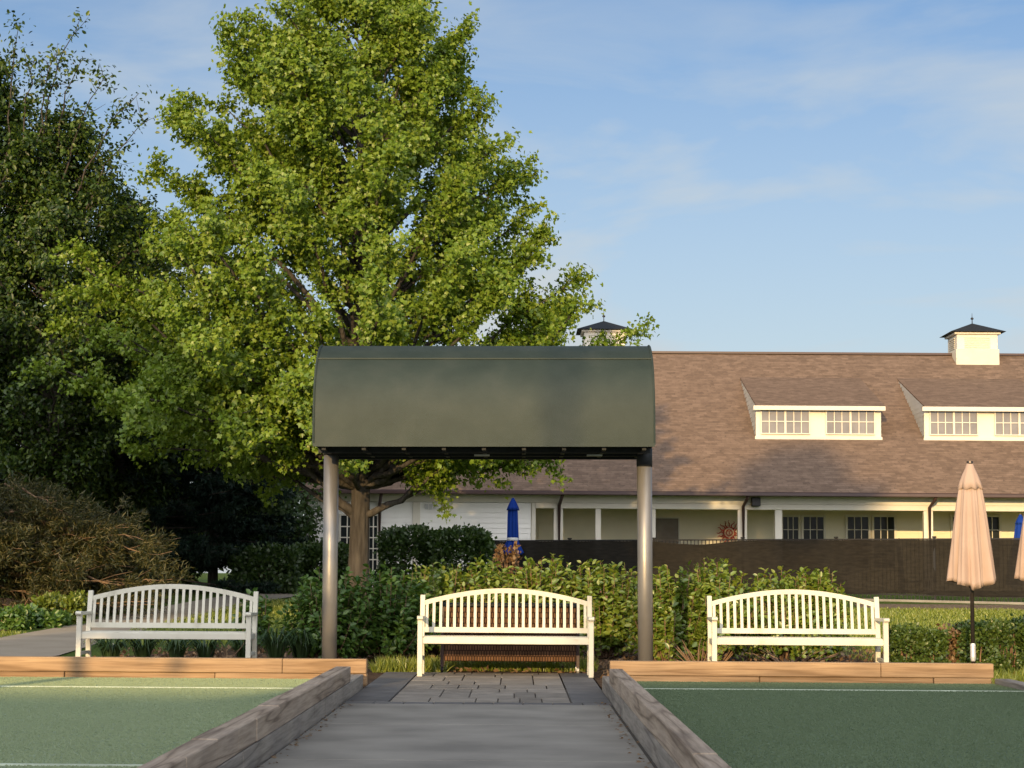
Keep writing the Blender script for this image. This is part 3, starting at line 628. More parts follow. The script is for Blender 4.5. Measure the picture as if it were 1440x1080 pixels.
# dormers
def dormer(xa, xb, wins):
    yf = EY + (Z(1150, 618, 58.9) - EZ) / SL; zb = roofz(yf) - .03; zt = zb + 1.04; back = 3.0
    root = empty('dormer', (0, 0, 0)); root.parent = bld
    zr = zt + .04; yk = yf + (zr - roofz(yf)) / (SL - .30); zk = roofz(yk)
    fw = MB(); fw.box(xa, xb, yf - BD, yf - BD + .1, zb, zt); fw.build('face', M['trim'], root)
    for xx, sgn in ((xa, -1), (xb, 1)):                       # clapboard cheeks
        ck = MB(); z = zb
        while z < zk - .05:
            z2 = z + .15; ys = yf if z < zt else yf + (z - zt) / .30; ye = EY + (min(z2, zk) - EZ) / SL
            ys2 = yf if z2 < zt else min(yf + (z2 - zt) / .30, yk)
            if ye > ys: ck.add([loc(v) for v in ((xx + sgn * .02, ys, z), (xx + sgn * .02, max(ye - .25, ys), z), (xx, ye, z2), (xx, ys2, z2))], [(0, 1, 2, 3), (3, 2, 1, 0)])
            z = z2
        ck.add([loc(v) for v in ((xx - sgn * .03, yf, zb), (xx - sgn * .03, yf, zt), (xx - sgn * .03, yk, zk))], [(0, 1, 2)])
        ck.build('cheek', M['siding'], root)
    rr = MB(); o = .22
    vs = [(xa - .01, yf - o, zr - o * .30), (xb + .10, yf - o, zr - o * .30), (xb + .10, yk + .1, zk + .05), (xa - .01, yk + .1, zk + .05)]
    rr.add([loc(v) for v in vs] + [loc((v[0], v[1], v[2] - .05)) for v in vs], [(0, 1, 2, 3), (7, 6, 5, 4), (0, 4, 5, 1), (1, 5, 6, 2), (3, 7, 4, 0)])
    rr.build('dormer_roof', M['shingle'], root)
    fb = MB(); fb.box(xa - .10, xb + .10, yf - o - BD - .03, yf - o - BD - .002, zr - .20, zr - .065); fb.build('fascia', M['trim'], root, bevel=.005)
    sl = MB(); sl.box(xa - .03, xb + .03, yf - BD - .05, yf - BD - .002, zb - .02, zb + .09); sl.build('sill_board', M['trim'], root)
    for wa, wb in wins:
        m_ = (wa + wb) / 2
        for p, q in ((wa, m_ - .03), (m_ + .03, wb)): window(p, q, zb + .19, zt - .13, yf - BD - .012, 3, 2, M['glass_dormer'], root, .03, .025)
d9 = 58.9
dormer(X(1061, d9, 600), X(1236, d9, 600), [(X(1069, d9, 600), X(1135, d9, 600)), (X(1160, d9, 600), X(1226, d9, 600))])
dormer(X(1296.5, d9, 600), X(1474, d9, 600), [(X(1305, d9, 600), X(1370, d9, 600)), (X(1396, d9, 600), X(1462, d9, 600))])
dormer(X(1540, d9, 600), X(1715, d9, 600), [(X(1550, d9, 600), X(1614, d9, 600)), (X(1640, d9, 600), X(1704, d9, 600))])
# cupolas on the ridge
def cupola(px):
    cx = X(px, ridge_y, 480); root = empty('cupola', (cx, ridge_y - BD, ridge_z)); root.parent = bld
    h = .68
    b = MB(); b.box(-h - .04, h + .04, -h - .04, h + .04, -.55, .12); b.build('base', M['siding_cream'], root, bevel=.01)
    b = MB(); b.box(-h, h, -h, h, .121, .62); b.build('body', M['trim'], root, bevel=.01)
    lv = MB()
    for k in range(6):
        z = .17 + k * .065
        for a in range(4):
            Mx = Matrix.Rotation(a * math.pi / 2, 4, 'Z'); lv.box(-.42, .42, -h - .03, -h - .004, z, z + .035, Mx)
    lv.build('louvre', M['siding_cream'], root)
    b = MB(); b.box(-h - .09, h + .09, -h - .09, h + .09, .621, .69); b.build('cornice', M['trim'], root, bevel=.01)
    b = MB(); r_ = .92; b.add([(-r_, -r_, .70), (r_, -r_, .70), (r_, r_, .70), (-r_, r_, .70), (0, 0, 1.08)], [(3, 2, 1, 0), (0, 1, 4), (1, 2, 4), (2, 3, 4), (3, 0, 4)]); b.build('cupola_roof', M['canopy_dark'], root)
    f = MB(); f.tube([(0, 0, 1.04), (0, 0, 1.42)], [.02, .006], 6); f.lathe([(.0, 1.19), (.05, 1.22), (.05, 1.26), (0, 1.29)], 10); f.build('finial', M['black'], root)
cupola(1367.5); cupola(849)
# wall things hanging on the building
sp = empty('wall_speaker', (X(1062, BD), BD - .2, 3.06)); tag(sp, 'small black box speaker under the porch eave', 'speaker')
MB().box(-.13, .13, -.1, .1, .04, .30).build('cabinet', M['black'], sp, bevel=.02); MB().box(-.03, .03, .1, .18, .12, .24).build('bracket', M['black'], sp)
for px, lb in ((1062, 'round white porch lamp in the bay below the black speaker'), (1315, 'round white porch lamp left of the peach umbrella')):
    pl = empty('porch_lamp', (X(px, 57.2), 57.2, 3.1)); tag(pl, lb, 'lamp', 'porch ceiling lamps')
    MB().lathe([(0, .0), (.09, .02), (.13, .08), (.11, .13), (.03, .16)], 20).build('globe', M['lamp'], pl, smooth=True); MB().tube([(0, 0, .14), (0, 0, .2)], .05, 12).build('mount', M['steel'], pl)
# red metal sun on the porch wall
so = empty('sun_ornament', (X(1026, 58.8), 58.9, Z(1026, 749, 58.9))); tag(so, 'red metal sun face with wavy rays hung on the porch wall', 'wall ornament')
s_ = MB()
def ring(r, w_): s_.tube([(r * math.cos(t), 0, r * math.sin(t)) for t in np.linspace(0, 2 * math.pi, 37)], w_, 6)
ring(.17, .022); ring(.09, .015)
for k in range(16):
    t = 2 * math.pi * k / 16; pts = []
    for q in np.linspace(0, 1, 7): rr = .19 + .19 * q; tt = t + .09 * math.sin(q * 6.3) * (1 if k % 2 else -1); pts.append((rr * math.cos(tt), 0, rr * math.sin(tt)))
    s_.tube(pts, [.02, .02, .018, .016, .014, .012, .006], 6)
s_.tube([(0, -.02, .05), (0, -.03, -.04), (.02, -.02, -.05)], .012, 6); s_.tube([(-.06, 0, -.07), (0, 0, -.1), (.06, 0, -.07)], .01, 6)
for sx in (-1, 1): s_.tube([(sx * .045 - .02, 0, .05), (sx * .045 + .02, 0, .05)], .014, 6)
s_.build('face', M['red'], so, smooth=True)
# a folded lounge chair behind the fence
ch = empty('lounge_chair', (X(1290, 53), 53, terr(53))); tag(ch, 'dark sling chair just showing above the fence near the porch column', 'chair')
c_ = MB(); 
for yy in (0, .5): c_.bar((-.35, yy, .3), (-.5, yy, 1.55), .03, .03); c_.bar((.35, yy, .42), (-.35, yy, .3), .03, .03)
c_.build('frame', M['bronze'], ch); MB().add([(-.36, .02, .33), (-.36, .48, .33), (-.49, .48, 1.5), (-.49, .02, 1.5)], [(0, 1, 2, 3)]).build('backrest', M['canopy_dark'], ch)
MB().add([(.34, .02, .44), (.34, .48, .44), (-.35, .48, .32), (-.35, .02, .32)], [(0, 1, 2, 3)]).build('seat', M['canopy_dark'], ch)
for k in range(4): MB().bar((.33 if k % 2 else -.36, .02 + .46 * (k // 2), 0), (.33 if k % 2 else -.36, .02 + .46 * (k // 2), .42 if k % 2 else .32), .03, .03).build('leg', M['bronze'], ch)

# ------------------------------------------------------------------ pool fence with windscreen
fa = Vector((X(687, 54), 54, 0)); fb_ = Vector((X(1440, 46.6), 46.6, 0)); fdir = (fb_ - fa); flen0 = fdir.length; fdir.normalize(); flen = flen0 + 8
fence = empty('pool_fence', (fa.x, fa.y, 0)); fence.rotation_euler.z = math.atan2(fdir.y, fdir.x)
tag(fence, 'black picket pool fence covered with dark mesh windscreen in front of the building', 'fence')
za, zb_ = Z(690, 760.5, 54), Z(1440, 757.5, 46.6)
ftop = lambda s: za + (zb_ - za) * s / flen0
fgnd = lambda s: terr(fa.y + fdir.y * s)
npost = int(flen / 2.4)
for k in range(npost + 1):
    s = k * flen / npost; p = MB(); p.box(s - .03, s + .03, .0, .06, fgnd(s), ftop(s) + .03); p.box(s - .045, s + .045, -.015, .075, ftop(s) + .03, ftop(s) + .07); p.build('post', M['black'], fence, bevel=.004)
rl = MB()
for dz in (0, -.16): rl.bar((0, .03, ftop(0) + dz), (flen, .03, ftop(flen) + dz), .03, .035)
rl.bar((0, .03, fgnd(0) + .15), (flen, .03, fgnd(flen) + .15), .03, .035); rl.build('rail', M['black'], fence)
pk = MB(); s = .1
while s < flen: pk.box(s - .009, s + .009, .02, .038, fgnd(s) + .03, ftop(s) - .0); s += .105
o = pk.build('pickets', M['black'], fence)
scn = MB(); nn = int(flen * 5); vs = []; rows_ = 7
for i in range(nn + 1):
    s = flen * i / nn; sag = .012 * abs(math.sin(s * math.pi / 1.2))
    if 5.0 < s < 7.6: sag += .10 * math.sin((s - 5.0) / 2.6 * math.pi)
    g0 = fgnd(s) + .16 + .02 * math.sin(s * 1.7)
    for j in range(rows_):
        q = j / (rows_ - 1); z = g0 + (ftop(s) - .01 - sag - g0) * q
        vs.append((s, -.012 - .012 * math.sin(s * 9 + q * 3) - .012 * math.sin(s * 3.1 + q * 5), z))
scn.add(vs, [(i*rows_+j, (i+1)*rows_+j, (i+1)*rows_+j+1, i*rows_+j+1) for i in range(nn) for j in range(rows_ - 1)])
scn.build('windscreen', M['screen'], fence, smooth=True)
cb_ = MB(); cb_.bar(fa + Vector((0, -.15, fgnd(0) - .02)), fb_ + fdir * 8 + Vector((0, -.15, fgnd(flen) - .02)), .25, .10); tag(cb_.build('kerb', M['concrete']), kind='structure')

# ------------------------------------------------------------------ vegetation generators
def rvec(n): return unit(rng.normal(size=(n, 3)))
def curve(p0, p1, bow, n=8):
    p0, p1 = np.array(p0, float), np.array(p1, float); mid = (p0 + p1) / 2 + bow
    t = np.linspace(0, 1, n)[:, None]; return (1 - t) ** 2 * p0 + 2 * t * (1 - t) * mid + t ** 2 * p1
def tree(name, base, height, trunk_r, env, ntips, zlo, leafm, bark='bark', leaf=.12, shape='maple', twigs=12, per=26, droop=.6, zbias=1.0, rise=.55,
         extra_limbs=(), spread=.13, twl=(.35, .9), fade=(.62, 1.06), lean=(0, 0), depth=1.0, inner=.3):
    """trunk with limbs that reach an envelope env(z, azimuth), twigs and leaves along them"""
    root = empty(name, base)
    ox, oy = lean
    tp = [(ox * q ** 2 + .05 * math.sin(q * 7), oy * q ** 2, height * .93 * q) for q in np.linspace(0, 1, 12)]
    tk = MB(); tk.tube([(0, 0, -.2)] + tp, [trunk_r * 1.35] + [trunk_r * (1.12 if q == 0 else 1) * (1 - q) ** .8 + .012 for q in np.linspace(0, 1, 12)], 14)
    tk.build('trunk', M[bark], root, smooth=True)
    br = MB(); P = []; Nn = []; Tp = []
    def trunk_at(z): q = min(max(z / (height * .93), 0), 1); return np.array((ox * q ** 2, oy * q ** 2, z))
    tips = []
    for i in range(ntips):
        u = (i + .5) / ntips; z = zlo + (height - zlo) * u ** zbias; az = i * 2.39996 + rng.normal() * .25
        r = env(z, az) * rng.uniform(*fade); tips.append((az, z, r))
    lst = [(None, t) for t in tips] + [(e, None) for e in extra_limbs]
    for e, t in lst:
        if t is not None:
            az, z, r = t; c = trunk_at(z); tip = c + np.array((math.cos(az) * r, math.sin(az) * r * depth, 0)); z0 = max(zlo * .8 + (i % 7) * .12, z - r * rise - .2)
            p0 = trunk_at(z0); L_ = np.linalg.norm(tip - p0); bow = np.array((0, 0, L_ * rng.uniform(-.02, .14))) + rng.normal(size=3) * L_ * .05; rr = .012 + .011 * L_
        else:
            p0, tip, bow, rr = [np.array(q, float) if not np.isscalar(q) else q for q in e[:4]]; L_ = np.linalg.norm(tip - p0)
        pts = curve(p0, tip, bow, 9)
        pts[1:-1] += rng.normal(size=(7, 3)) * L_ * .012
        br.tube(pts, [rr * (1 - .9 * q) + .004 for q in np.linspace(0, 1, 9)], 6, cap=False)
        nt = max(4, int(twigs * (.5 + L_ / 5)))
        tt = rng.uniform(inner, 1.0, nt) ** .75; tt[0] = 1
        for q in tt:
            ii = min(int(q * 8), 7); f_ = q * 8 - ii; a = pts[ii] * (1 - f_) + pts[ii + 1] * f_; dr = unit((pts[ii + 1] - pts[ii])[None])[0]
            tl = rng.uniform(*twl) * (1.15 - .5 * q); d_ = dr * .75 + rvec(1)[0] * .85 + np.array((0, 0, .18)); d_ = d_ / np.linalg.norm(d_)
            b_ = a + d_ * tl
            if rng.random() < .5: br.tube([a, (a + b_) / 2 + rvec(1)[0] * tl * .06, b_], [.009, .006, .003], 4, cap=False)
            sparse = e is not None and len(e) > 4
            if sparse: tl *= .35; b_ = a + d_ * tl
            k = int(per * tl / .7 * (.6 if sparse else 1)) + 3; s = rng.uniform(.1, 1.08, k)[:, None]
            pp = a + (b_ - a) * s + rng.normal(size=(k, 3)) * spread * np.array((1, 1, .8))
            P.append(pp)
            outw = unit(pp - np.array((c[0] if t is not None else ox, c[1] if t is not None else oy, pp[:, 2].mean() - .3)))
            Nn.append(outw * .55 + np.array((0, 0, .35)) + rng.normal(size=(k, 3)) * .5)
            Tp.append(d_ * .45 + rng.normal(size=(k, 3)) * .45 - np.array((0, 0, droop)))
    br.build('limbs', M[bark], root, smooth=True)
    P, Nn, Tp = map(np.concatenate, (P, Nn, Tp))
    leaf_mesh('crown', P, unit(Nn), Tp, rng.uniform(.6, 1.35, len(P)) * leaf, M[leafm], root, shape)
    return root

# the big maple
MD = 40.0; mx_ = X(503, MD, 760); mz = terr(MD)
def zpx(py): return Z(503, py, MD) - mz
rows = [(-48, 480, 490), (-30, 452, 525), (-5, 405, 590), (25, 350, 632), (70, 292, 655), (130, 285, 690), (200, 222, 715), (260, 205, 738), (320, 150, 735), (370, 110, 800), (410, 92, 855), (450, 78, 880), (500, 88, 875), (560, 80, 850), (610, 112, 790), (650, 150, 760), (685, 205, 705), (705, 245, 670)]
ez = [zpx(r[0]) for r in rows][::-1]; el = [mx_ - X(r[1], MD, 400) for r in rows][::-1]; er = [X(r[2], MD, 400) - mx_ for r in rows][::-1]
def menv(z, az):
    l_, r_ = np.interp(z, ez, el), np.interp(z, ez, er); c = math.cos(az); a = r_ if c > 0 else l_
    m = (l_ + r_) / 2; return (a * abs(c) ** 1.5 + m * (1 - abs(c) ** 1.5))
def Lm(px, py, dy=0): q = W(px, py, MD + dy); return (q[0] - mx_, dy, q[2] - mz)
maple = tree('maple_tree', (mx_, MD, mz), ez[-1], .215, menv, 190, ez[0] + .9, 'maple_leaf', twigs=13, per=110, leaf=.080, zbias=1.12, spread=.105, twl=(.35, .95), inner=.32, rise=.85,
    extra_limbs=[(Lm(500, 722), Lm(345, 540, -1.5), (-.1, 0, -.25), .10), (Lm(510, 725), Lm(640, 640, -.8), (.1, 0, -.2), .085), (Lm(512, 728), Lm(690, 610, .4), (.2, 0, -.3), .07),
                 (Lm(500, 700), Lm(470, 560, .6), (0, 0, .2), .08), (Lm(505, 690), Lm(560, 560, -.4), (0, 0, .2), .09), (Lm(500, 730), Lm(330, 610, 1.2), (0, 0, -.1), .06)])
tag(maple, 'large sunlit maple with yellow-green leaves rising behind the canopy', 'tree')

def simple_env(h, zlo, rmax, pk=.45):
    def f(z, az):
        q = (z - zlo) / (h - zlo); q = min(max(q, 0.001), .999)
        e = (q / pk) ** .55 if q < pk else ((1 - q) / (1 - pk)) ** .62
        return rmax * e * (1 + .16 * math.sin(3 * az + z) + .1 * math.sin(5 * az - 2 * z))
    return f
def px_tree(name, label, px, d, top_py, rmax, zlo, leafm, n, **kw):
    x = X(px, d); z0 = terr(d); h = Z(px, top_py, d) - z0
    t = tree(name, (x, d, z0), h, kw.pop('trunk', .2), simple_env(h, zlo, rmax, kw.pop('pk', .45)), n, zlo, leafm, **kw)
    tag(t, label, 'tree'); return t
# tall dark elm at the left edge, with pale arching shoots at its top
shoots = []
def El(px, py, d, xb): q = W(px, py, d); return (q[0] - xb, 0, q[2] - terr(44))
xe = X(70, 44)
for p, q in (((60, 230), (132, 50)), ((20, 260), (48, 60)), ((60, 260), (100, 95)), ((80, 250), (135, 105)), ((110, 290), (212, 152)), ((120, 320), (218, 190)), ((90, 280), (165, 130)), ((40, 260), (70, 105)), ((0, 200), (8, 75))):
    a, b = El(*p, 44, xe), El(*q, 44, xe); a = (a[0], -.5, a[2]); b = (b[0], -1.4, b[2]); shoots.append((a, b, (-.2, 0, .35), .022, 1))
elm = px_tree('elm_tree', 'tall dark leafy tree at the left edge of the photo', -75, 45, 75, 3.9, 3.2, 'dark_leaf', 150, twigs=13, per=62, leaf=.12, shape='ovate', trunk=.28, droop=.35, pk=.42, spread=.13)
elm2 = px_tree('elm_tree', 'dark leafy tree with pale arching shoots on top, between the left edge and the maple', 70, 44, 175, 2.75, 2.4, 'dark_leaf', 120, twigs=12, per=60, leaf=.11, shape='ovate', trunk=.2, droop=.35, pk=.45, extra_limbs=shoots)
elm3 = px_tree('elm_tree', 'lower dark tree filling the gap left of the maple', 165, 49, 290, 2.2, 1.6, 'dark_leaf', 80, twigs=12, per=60, leaf=.12, shape='ovate', trunk=.2, droop=.35, pk=.4)

def conifer(name, label, x, y, h, rb, leafm, n=90, bark='bark', zlo=.5, nl=.30, tufts=10, per=22, tw=.05, cat='tree'):
    root = empty(name, (x, y, terr(y))); tag(root, label, cat)
    MB().tube([(0, 0, -.1), (0, 0, h * .5), (0, 0, h * .97)], [h * .024, h * .014, .015], 10).build('trunk', M[bark], root, smooth=True)
    br = MB(); P = []; D = []
    for i in range(n):
        u = (i + .5) / n; z = zlo + (h - zlo) * u; az = i * 2.39996; r = rb * (1 - u) ** .8 * rng.uniform(.75, 1.1) + .15
        tip = np.array((math.cos(az) * r, math.sin(az) * r, z + r * rng.uniform(-.12, .15))); pts = curve((0, 0, z), tip, (0, 0, -.08 * r), 6)
        br.tube(pts, [.008 + .010 * r * (1 - q) for q in np.linspace(0, 1, 6)], 5, cap=False)
        for k in range(max(3, int(tufts * r / rb * 1.6))):
            q = rng.uniform(.25, 1) ** .7; ii = min(int(q * 5), 4); a = pts[ii] + (pts[ii + 1] - pts[ii]) * (q * 5 - ii)
            side = unit(np.array([[-math.sin(az), math.cos(az), 0]]))[0] * rng.choice((-1, 1)); dd = side * rng.uniform(.2, 1) + np.array((math.cos(az), math.sin(az), rng.uniform(-.2, .25))) * .8
            tl = rng.uniform(.15, .5) * (1.1 - .5 * q); b_ = a + dd * tl
            if rng.random() < .5: br.tube([a, b_], [.007, .003], 4, cap=False)
            s = rng.uniform(.1, 1, per)[:, None]; P.append(a + (b_ - a) * s + rng.normal(size=(per, 3)) * .015); D.append(unit(dd[None])[0] * .55 + rvec(per) * .9 + np.array((0, 0, .1)))
    br.build('limbs', M[bark], root, smooth=True); P, D = np.concatenate(P), np.concatenate(D)
    leaf_mesh('crown', P, rvec(len(P)), D, rng.uniform(.6, 1.1, len(P)) * nl, M[leafm], root, 'small', width=tw / nl * 1.4)
    return root
conifer('spruce_tree', 'dark blue-green conifer left of the maple, behind the shaded bench', X(215, 50), 50, 7.2, 2.9, 'spruce', 120, nl=.2, tufts=14, per=26, tw=.05)
conifer('spruce_tree', 'dark conifer with a bare grey lower trunk right of the first conifer', X(300, 52), 52, 6.2, 2.5, 'spruce', 110, nl=.2, zlo=1.1, tufts=14, per=26, tw=.05)
conifer('spruce_tree', 'dark conifer far left behind the pine branches', X(90, 53), 53, 8.2, 3.2, 'spruce', 120, nl=.2, tufts=14, per=26, tw=.05)
conifer('spruce_tree', 'dark conifer at the left frame edge behind the elm', X(-20, 55), 55, 8.8, 3.0, 'spruce', 110, nl=.2, tufts=14, per=26, tw=.05)
px_tree('ornamental_tree', 'mid-green bushy tree between the conifers and the cream wall', 372, 54, 650, 1.9, .5, 'shrub', 60, twigs=11, per=26, leaf=.13, shape='small', trunk=.09, droop=.3, pk=.5)

px_tree('background_tree', 'dark dense tree filling the gap behind the conifers', 240, 60, 560, 3.6, .4, 'dark_leaf', 80, twigs=12, per=34, leaf=.2, shape='ovate', trunk=.2)
px_tree('background_tree', 'dark dense tree far left behind the pine', 40, 60, 520, 4.2, .4, 'dark_leaf', 80, twigs=12, per=34, leaf=.2, shape='ovate', trunk=.2)
px_tree('background_tree', 'lighter green tree seen just left of the building corner', 405, 72, 640, 2.2, .4, 'shrub', 50, twigs=12, per=30, leaf=.18, shape='ovate', trunk=.15)
# old pine with bare orange-brown branches and olive needle tufts
pine = empty('pine_tree', (X(-30, 36), 36, terr(36))); tag(pine, 'old pine at the left with bare tangled brown branches and olive needles', 'tree')
MB().tube([(0, 0, -.1), (.1, 0, 2), (0, .1, 5)], [.2, .16, .08], 12).build('trunk', M['bark'], pine, smooth=True)
br = MB(); P = []; D = []
xp = X(-30, 36)
for i in range(110):
    px = rng.uniform(-60, 255) if i % 3 else rng.uniform(-60, 200); py = rng.uniform(695, 845) + max(0, px - 150) * .28
    py = min(py, 850)
    yy = 36 + rng.uniform(-1.9, 1.7); q = W(px, py, yy); tip = np.array((q[0] - xp, yy - 36, q[2] - terr(36)))
    st0 = np.array((rng.uniform(-.2, .3) + tip[0] * rng.uniform(.1, .5), tip[1] * .4, tip[2] + rng.uniform(-.15, .45)))
    Ln = np.linalg.norm(tip - st0); pts = curve(st0, tip, (0, 0, -.1 * Ln) + rng.normal(size=3) * Ln * .08, 8); pts[1:-1] += rng.normal(size=(6, 3)) * .035
    br.tube(pts, [.019 * (1 - q_) + .005 for q_ in np.linspace(0, 1, 8)], 5, cap=False)
    for k in range(12):
        j = rng.integers(1, 7); a = pts[j]; d_ = unit((pts[j + 1] - pts[j])[None])[0] + rvec(1)[0] * .9; tl = rng.uniform(.12, .4); b_ = a + d_ * tl
        if k % 2: br.tube([a, (a + b_) / 2 + rvec(1)[0] * .03, b_], [.007, .005, .003], 4, cap=False)
        if rng.random() < .75:
            per = 80; P.append(np.repeat(b_[None], per, 0) + rng.normal(size=(per, 3)) * .075); D.append(rvec(per) + d_ * .5 + np.array((0, 0, .25)))
br.build('branches', M['pinetwig'], pine, smooth=True); P, D = np.concatenate(P), np.concatenate(D)
leaf_mesh('needles', P, rvec(len(P)), D, rng.uniform(.6, 1.1, len(P)) * .14, M['pine_needle'], pine, 'small', width=.2)

# hydrangea-like bushes: many stems with paired leaves
def stem_bush(name, label, x, y, hw_, h, mat, n=110, leaf=.12, cat='bush', group=None, rust=.0, hd=None, low=.2):
    root = empty(name, (x, y, terr(y))); tag(root, label, cat, group)
    hd = hd or hw_ * .8; st_ = MB(); P = []; Nn = []; T_ = []
    for i in range(n):
        u = rng.random() ** .5; az = i * 2.39996; q = rng.uniform(.55, 1)
        rr = u; tip = np.array((math.cos(az) * rr * hw_, math.sin(az) * rr * hd, h * (low + (1 - low) * math.sqrt(max(0, 1 - rr ** 2.6))) * rng.uniform(.78, 1.06) if rng.random() < .6 else h * rng.uniform(low, 1) * (1 - .45 * rr ** 3)))
        p0 = np.array((math.cos(az) * rr * .25 * hw_, math.sin(az) * rr * .25 * hd, 0)); pts = curve(p0, tip, (math.cos(az) * .1 * rr, math.sin(az) * .1 * rr, -.02), 7)
        if i % 3 == 0: st_.tube(pts, [.008, .007, .006, .005, .005, .004, .003], 5, cap=False)
        Ls = np.linalg.norm(tip - p0); m_ = int(Ls * .75 / .032)
        for k in range(m_):
            s = .25 + .75 * (k + .5) / m_; ii = min(int(s * 6), 5); a = pts[ii] + (pts[ii + 1] - pts[ii]) * (s * 6 - ii); ax = unit((pts[ii + 1] - pts[ii])[None])[0]
            dd = rvec(1)[0]; dd -= ax * dd.dot(ax); dd = dd / (np.linalg.norm(dd) + 1e-6) + ax * (.2 + .8 * s * s) ; P.append(a); T_.append(dd + np.array((0, 0, -.3)) + rng.normal(size=3) * .25); Nn.append(ax * .6 + rng.normal(size=3) * .35 + np.array((a[0] / hw_ * .6, a[1] / hd * .6, .2)))
    st_.build('stems', M['twig'], root, smooth=True)
    P, Nn, T_ = np.array(P), np.array(Nn), np.array(T_)
    lf = leaf_mesh('foliage', P, unit(Nn), T_, rng.uniform(.6, 1.15, len(P)) * leaf, M[mat], root, 'ovate')
    if rust:
        k = int(len(P) * rust); sel = rng.choice(len(P), k, False); sel = sel[P[sel, 2] > h * .55]
        leaf_mesh('spent_blooms', P[sel] + rng.normal(size=(len(sel), 3)) * .02 + np.array((0, 0, .03)), rvec(len(sel)), rvec(len(sel)), rng.uniform(.4, .7, len(sel)) * leaf, M['rusty_leaf'], root, 'small')['kind'] = 'stuff'
    return root
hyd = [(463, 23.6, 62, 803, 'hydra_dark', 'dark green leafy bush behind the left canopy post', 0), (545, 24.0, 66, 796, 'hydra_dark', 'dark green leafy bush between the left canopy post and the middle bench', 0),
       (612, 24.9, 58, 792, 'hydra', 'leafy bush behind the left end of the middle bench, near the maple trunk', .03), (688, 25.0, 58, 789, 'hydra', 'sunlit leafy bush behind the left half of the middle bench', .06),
       (768, 24.8, 62, 786, 'hydra', 'sunlit leafy bush behind the right half of the middle bench', .06), (848, 24.8, 62, 788, 'hydra', 'sunlit leafy bush left of the right canopy post', .04),
       (938, 23.6, 52, 800, 'hydra', 'sunlit leafy bush just right of the right canopy post, bare stems showing at its foot', .06), (1002, 23.9, 66, 789, 'hydra', 'tall sunlit leafy bush above the left end of the right bench', .05),
       (1098, 24.3, 60, 802, 'hydra', 'sunlit leafy bush behind the middle of the right bench', .05), (1148, 24.2, 44, 801, 'hydra', 'rightmost sunlit leafy bush of the row, above the right bench', .05)]
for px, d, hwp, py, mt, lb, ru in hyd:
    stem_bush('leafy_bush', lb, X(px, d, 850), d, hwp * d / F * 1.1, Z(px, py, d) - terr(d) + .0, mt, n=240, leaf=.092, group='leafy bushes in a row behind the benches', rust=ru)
# bare stems at the foot of the bushes
def twigs(name, label, x, y, n, h, sp, mat='twig', group=None):
    r_ = empty(name, (x, y, terr(y))); tag(r_, label, 'twigs', group); mb = MB()
    for i in range(n):
        az = rng.uniform(0, 6.28); t_ = np.array((math.cos(az) * sp * rng.uniform(.3, 1), math.sin(az) * sp * .6, h * rng.uniform(.5, 1))); mb.tube(curve((t_[0] * .1, t_[1] * .1, 0), t_, rng.normal(size=3) * .04, 6), [.010, .008, .007, .006, .004, .003], 5, cap=False)
    mb.build('stems', M[mat], r_, smooth=True)
twigs('bare_stems', 'bare tan stems at the foot of the bush right of the canopy post', X(982, 22.3), 22.3, 26, .38, .42, group='bare stems')
twigs('bare_stems', 'bare grey stems under the right half of the shaded bench', X(318, 23.2), 23.2, 9, .30, .30, group='bare stems')
twigs('bare_stems', 'bare stems beneath the seat of the right bench', X(1105, 22.6), 22.6, 22, .30, .8, group='bare stems')

# clipped hedges and shrubs: leaf shells over a rounded box
def hedge(name, label, x, y, hx_, hy_, h, mat, n, leaf=.06, cat='hedge', round_=.35, group=None, shape='small', rough=.06, z0=.04):
    root = empty(name, (x, y, terr(y))); tag(root, label, cat, group)
    st_ = MB()
    for i in range(8):
        q = rng.uniform(-.5, .5, 2); st_.tube(curve((q[0] * hx_ * .7, q[1] * hy_ * .7, 0), (q[0] * hx_, q[1] * hy_, h * .8), rng.normal(size=3) * .04, 6), [.014, .012, .01, .008, .006, .004], 5, cap=False)
    st_.build('stems', M['twig'], root, smooth=True)
    d = rvec(n); e = .45
    q = np.sign(d) * np.abs(d) ** (1 - round_ * 1.0); q = q / np.max(np.abs(q), axis=1, keepdims=True) * (1 - round_ * .35) + d * round_ * .35
    lump = 1 + rough * (np.sin(q[:, 0] * 5 * hx_ + 1) * np.cos(q[:, 2] * 6) + np.sin(q[:, 1] * 9 + q[:, 0] * 11) * .6)
    rad = (1 - rng.random(n) ** 2.2 * .5)[:, None] * lump[:, None]
    P = q * rad * np.array((hx_, hy_, h / 2)) + np.array((0, 0, h / 2)); P[:, 2] = np.maximum(P[:, 2], z0)
    P += rng.normal(size=P.shape) * leaf * .45
    leaf_mesh('foliage', P, unit(d * .6 + rng.normal(size=(n, 3)) * .6 + np.array((0, 0, .2))), d * .7 + rng.normal(size=(n, 3)) * .7 + np.array((0, 0, .25)), rng.uniform(.7, 1.2, n) * leaf, M[mat], root, shape)
    return root
def px_hedge(name, label, pa, pb, top, d, hy_, mat, n, **kw):
    xa, xb = X(pa, d), X(pb, d); z = terr(d); return hedge(name, label, (xa + xb) / 2, d, (xb - xa) / 2, hy_, Z((pa + pb) / 2, top, d) - z, mat, n, **kw)
hg = 'clipped hedges before the building'
px_hedge('clipped_hedge', 'clipped dark green hedge before the cream siding wall, its left half', 537, 616, 747, 50.5, .7, 'shrub', 9000, leaf=.11, group=hg)
px_hedge('clipped_hedge', 'clipped dark green hedge before the cream siding wall, next to the fence end', 610, 687, 748, 50.0, .7, 'shrub', 9000, leaf=.11, group=hg)
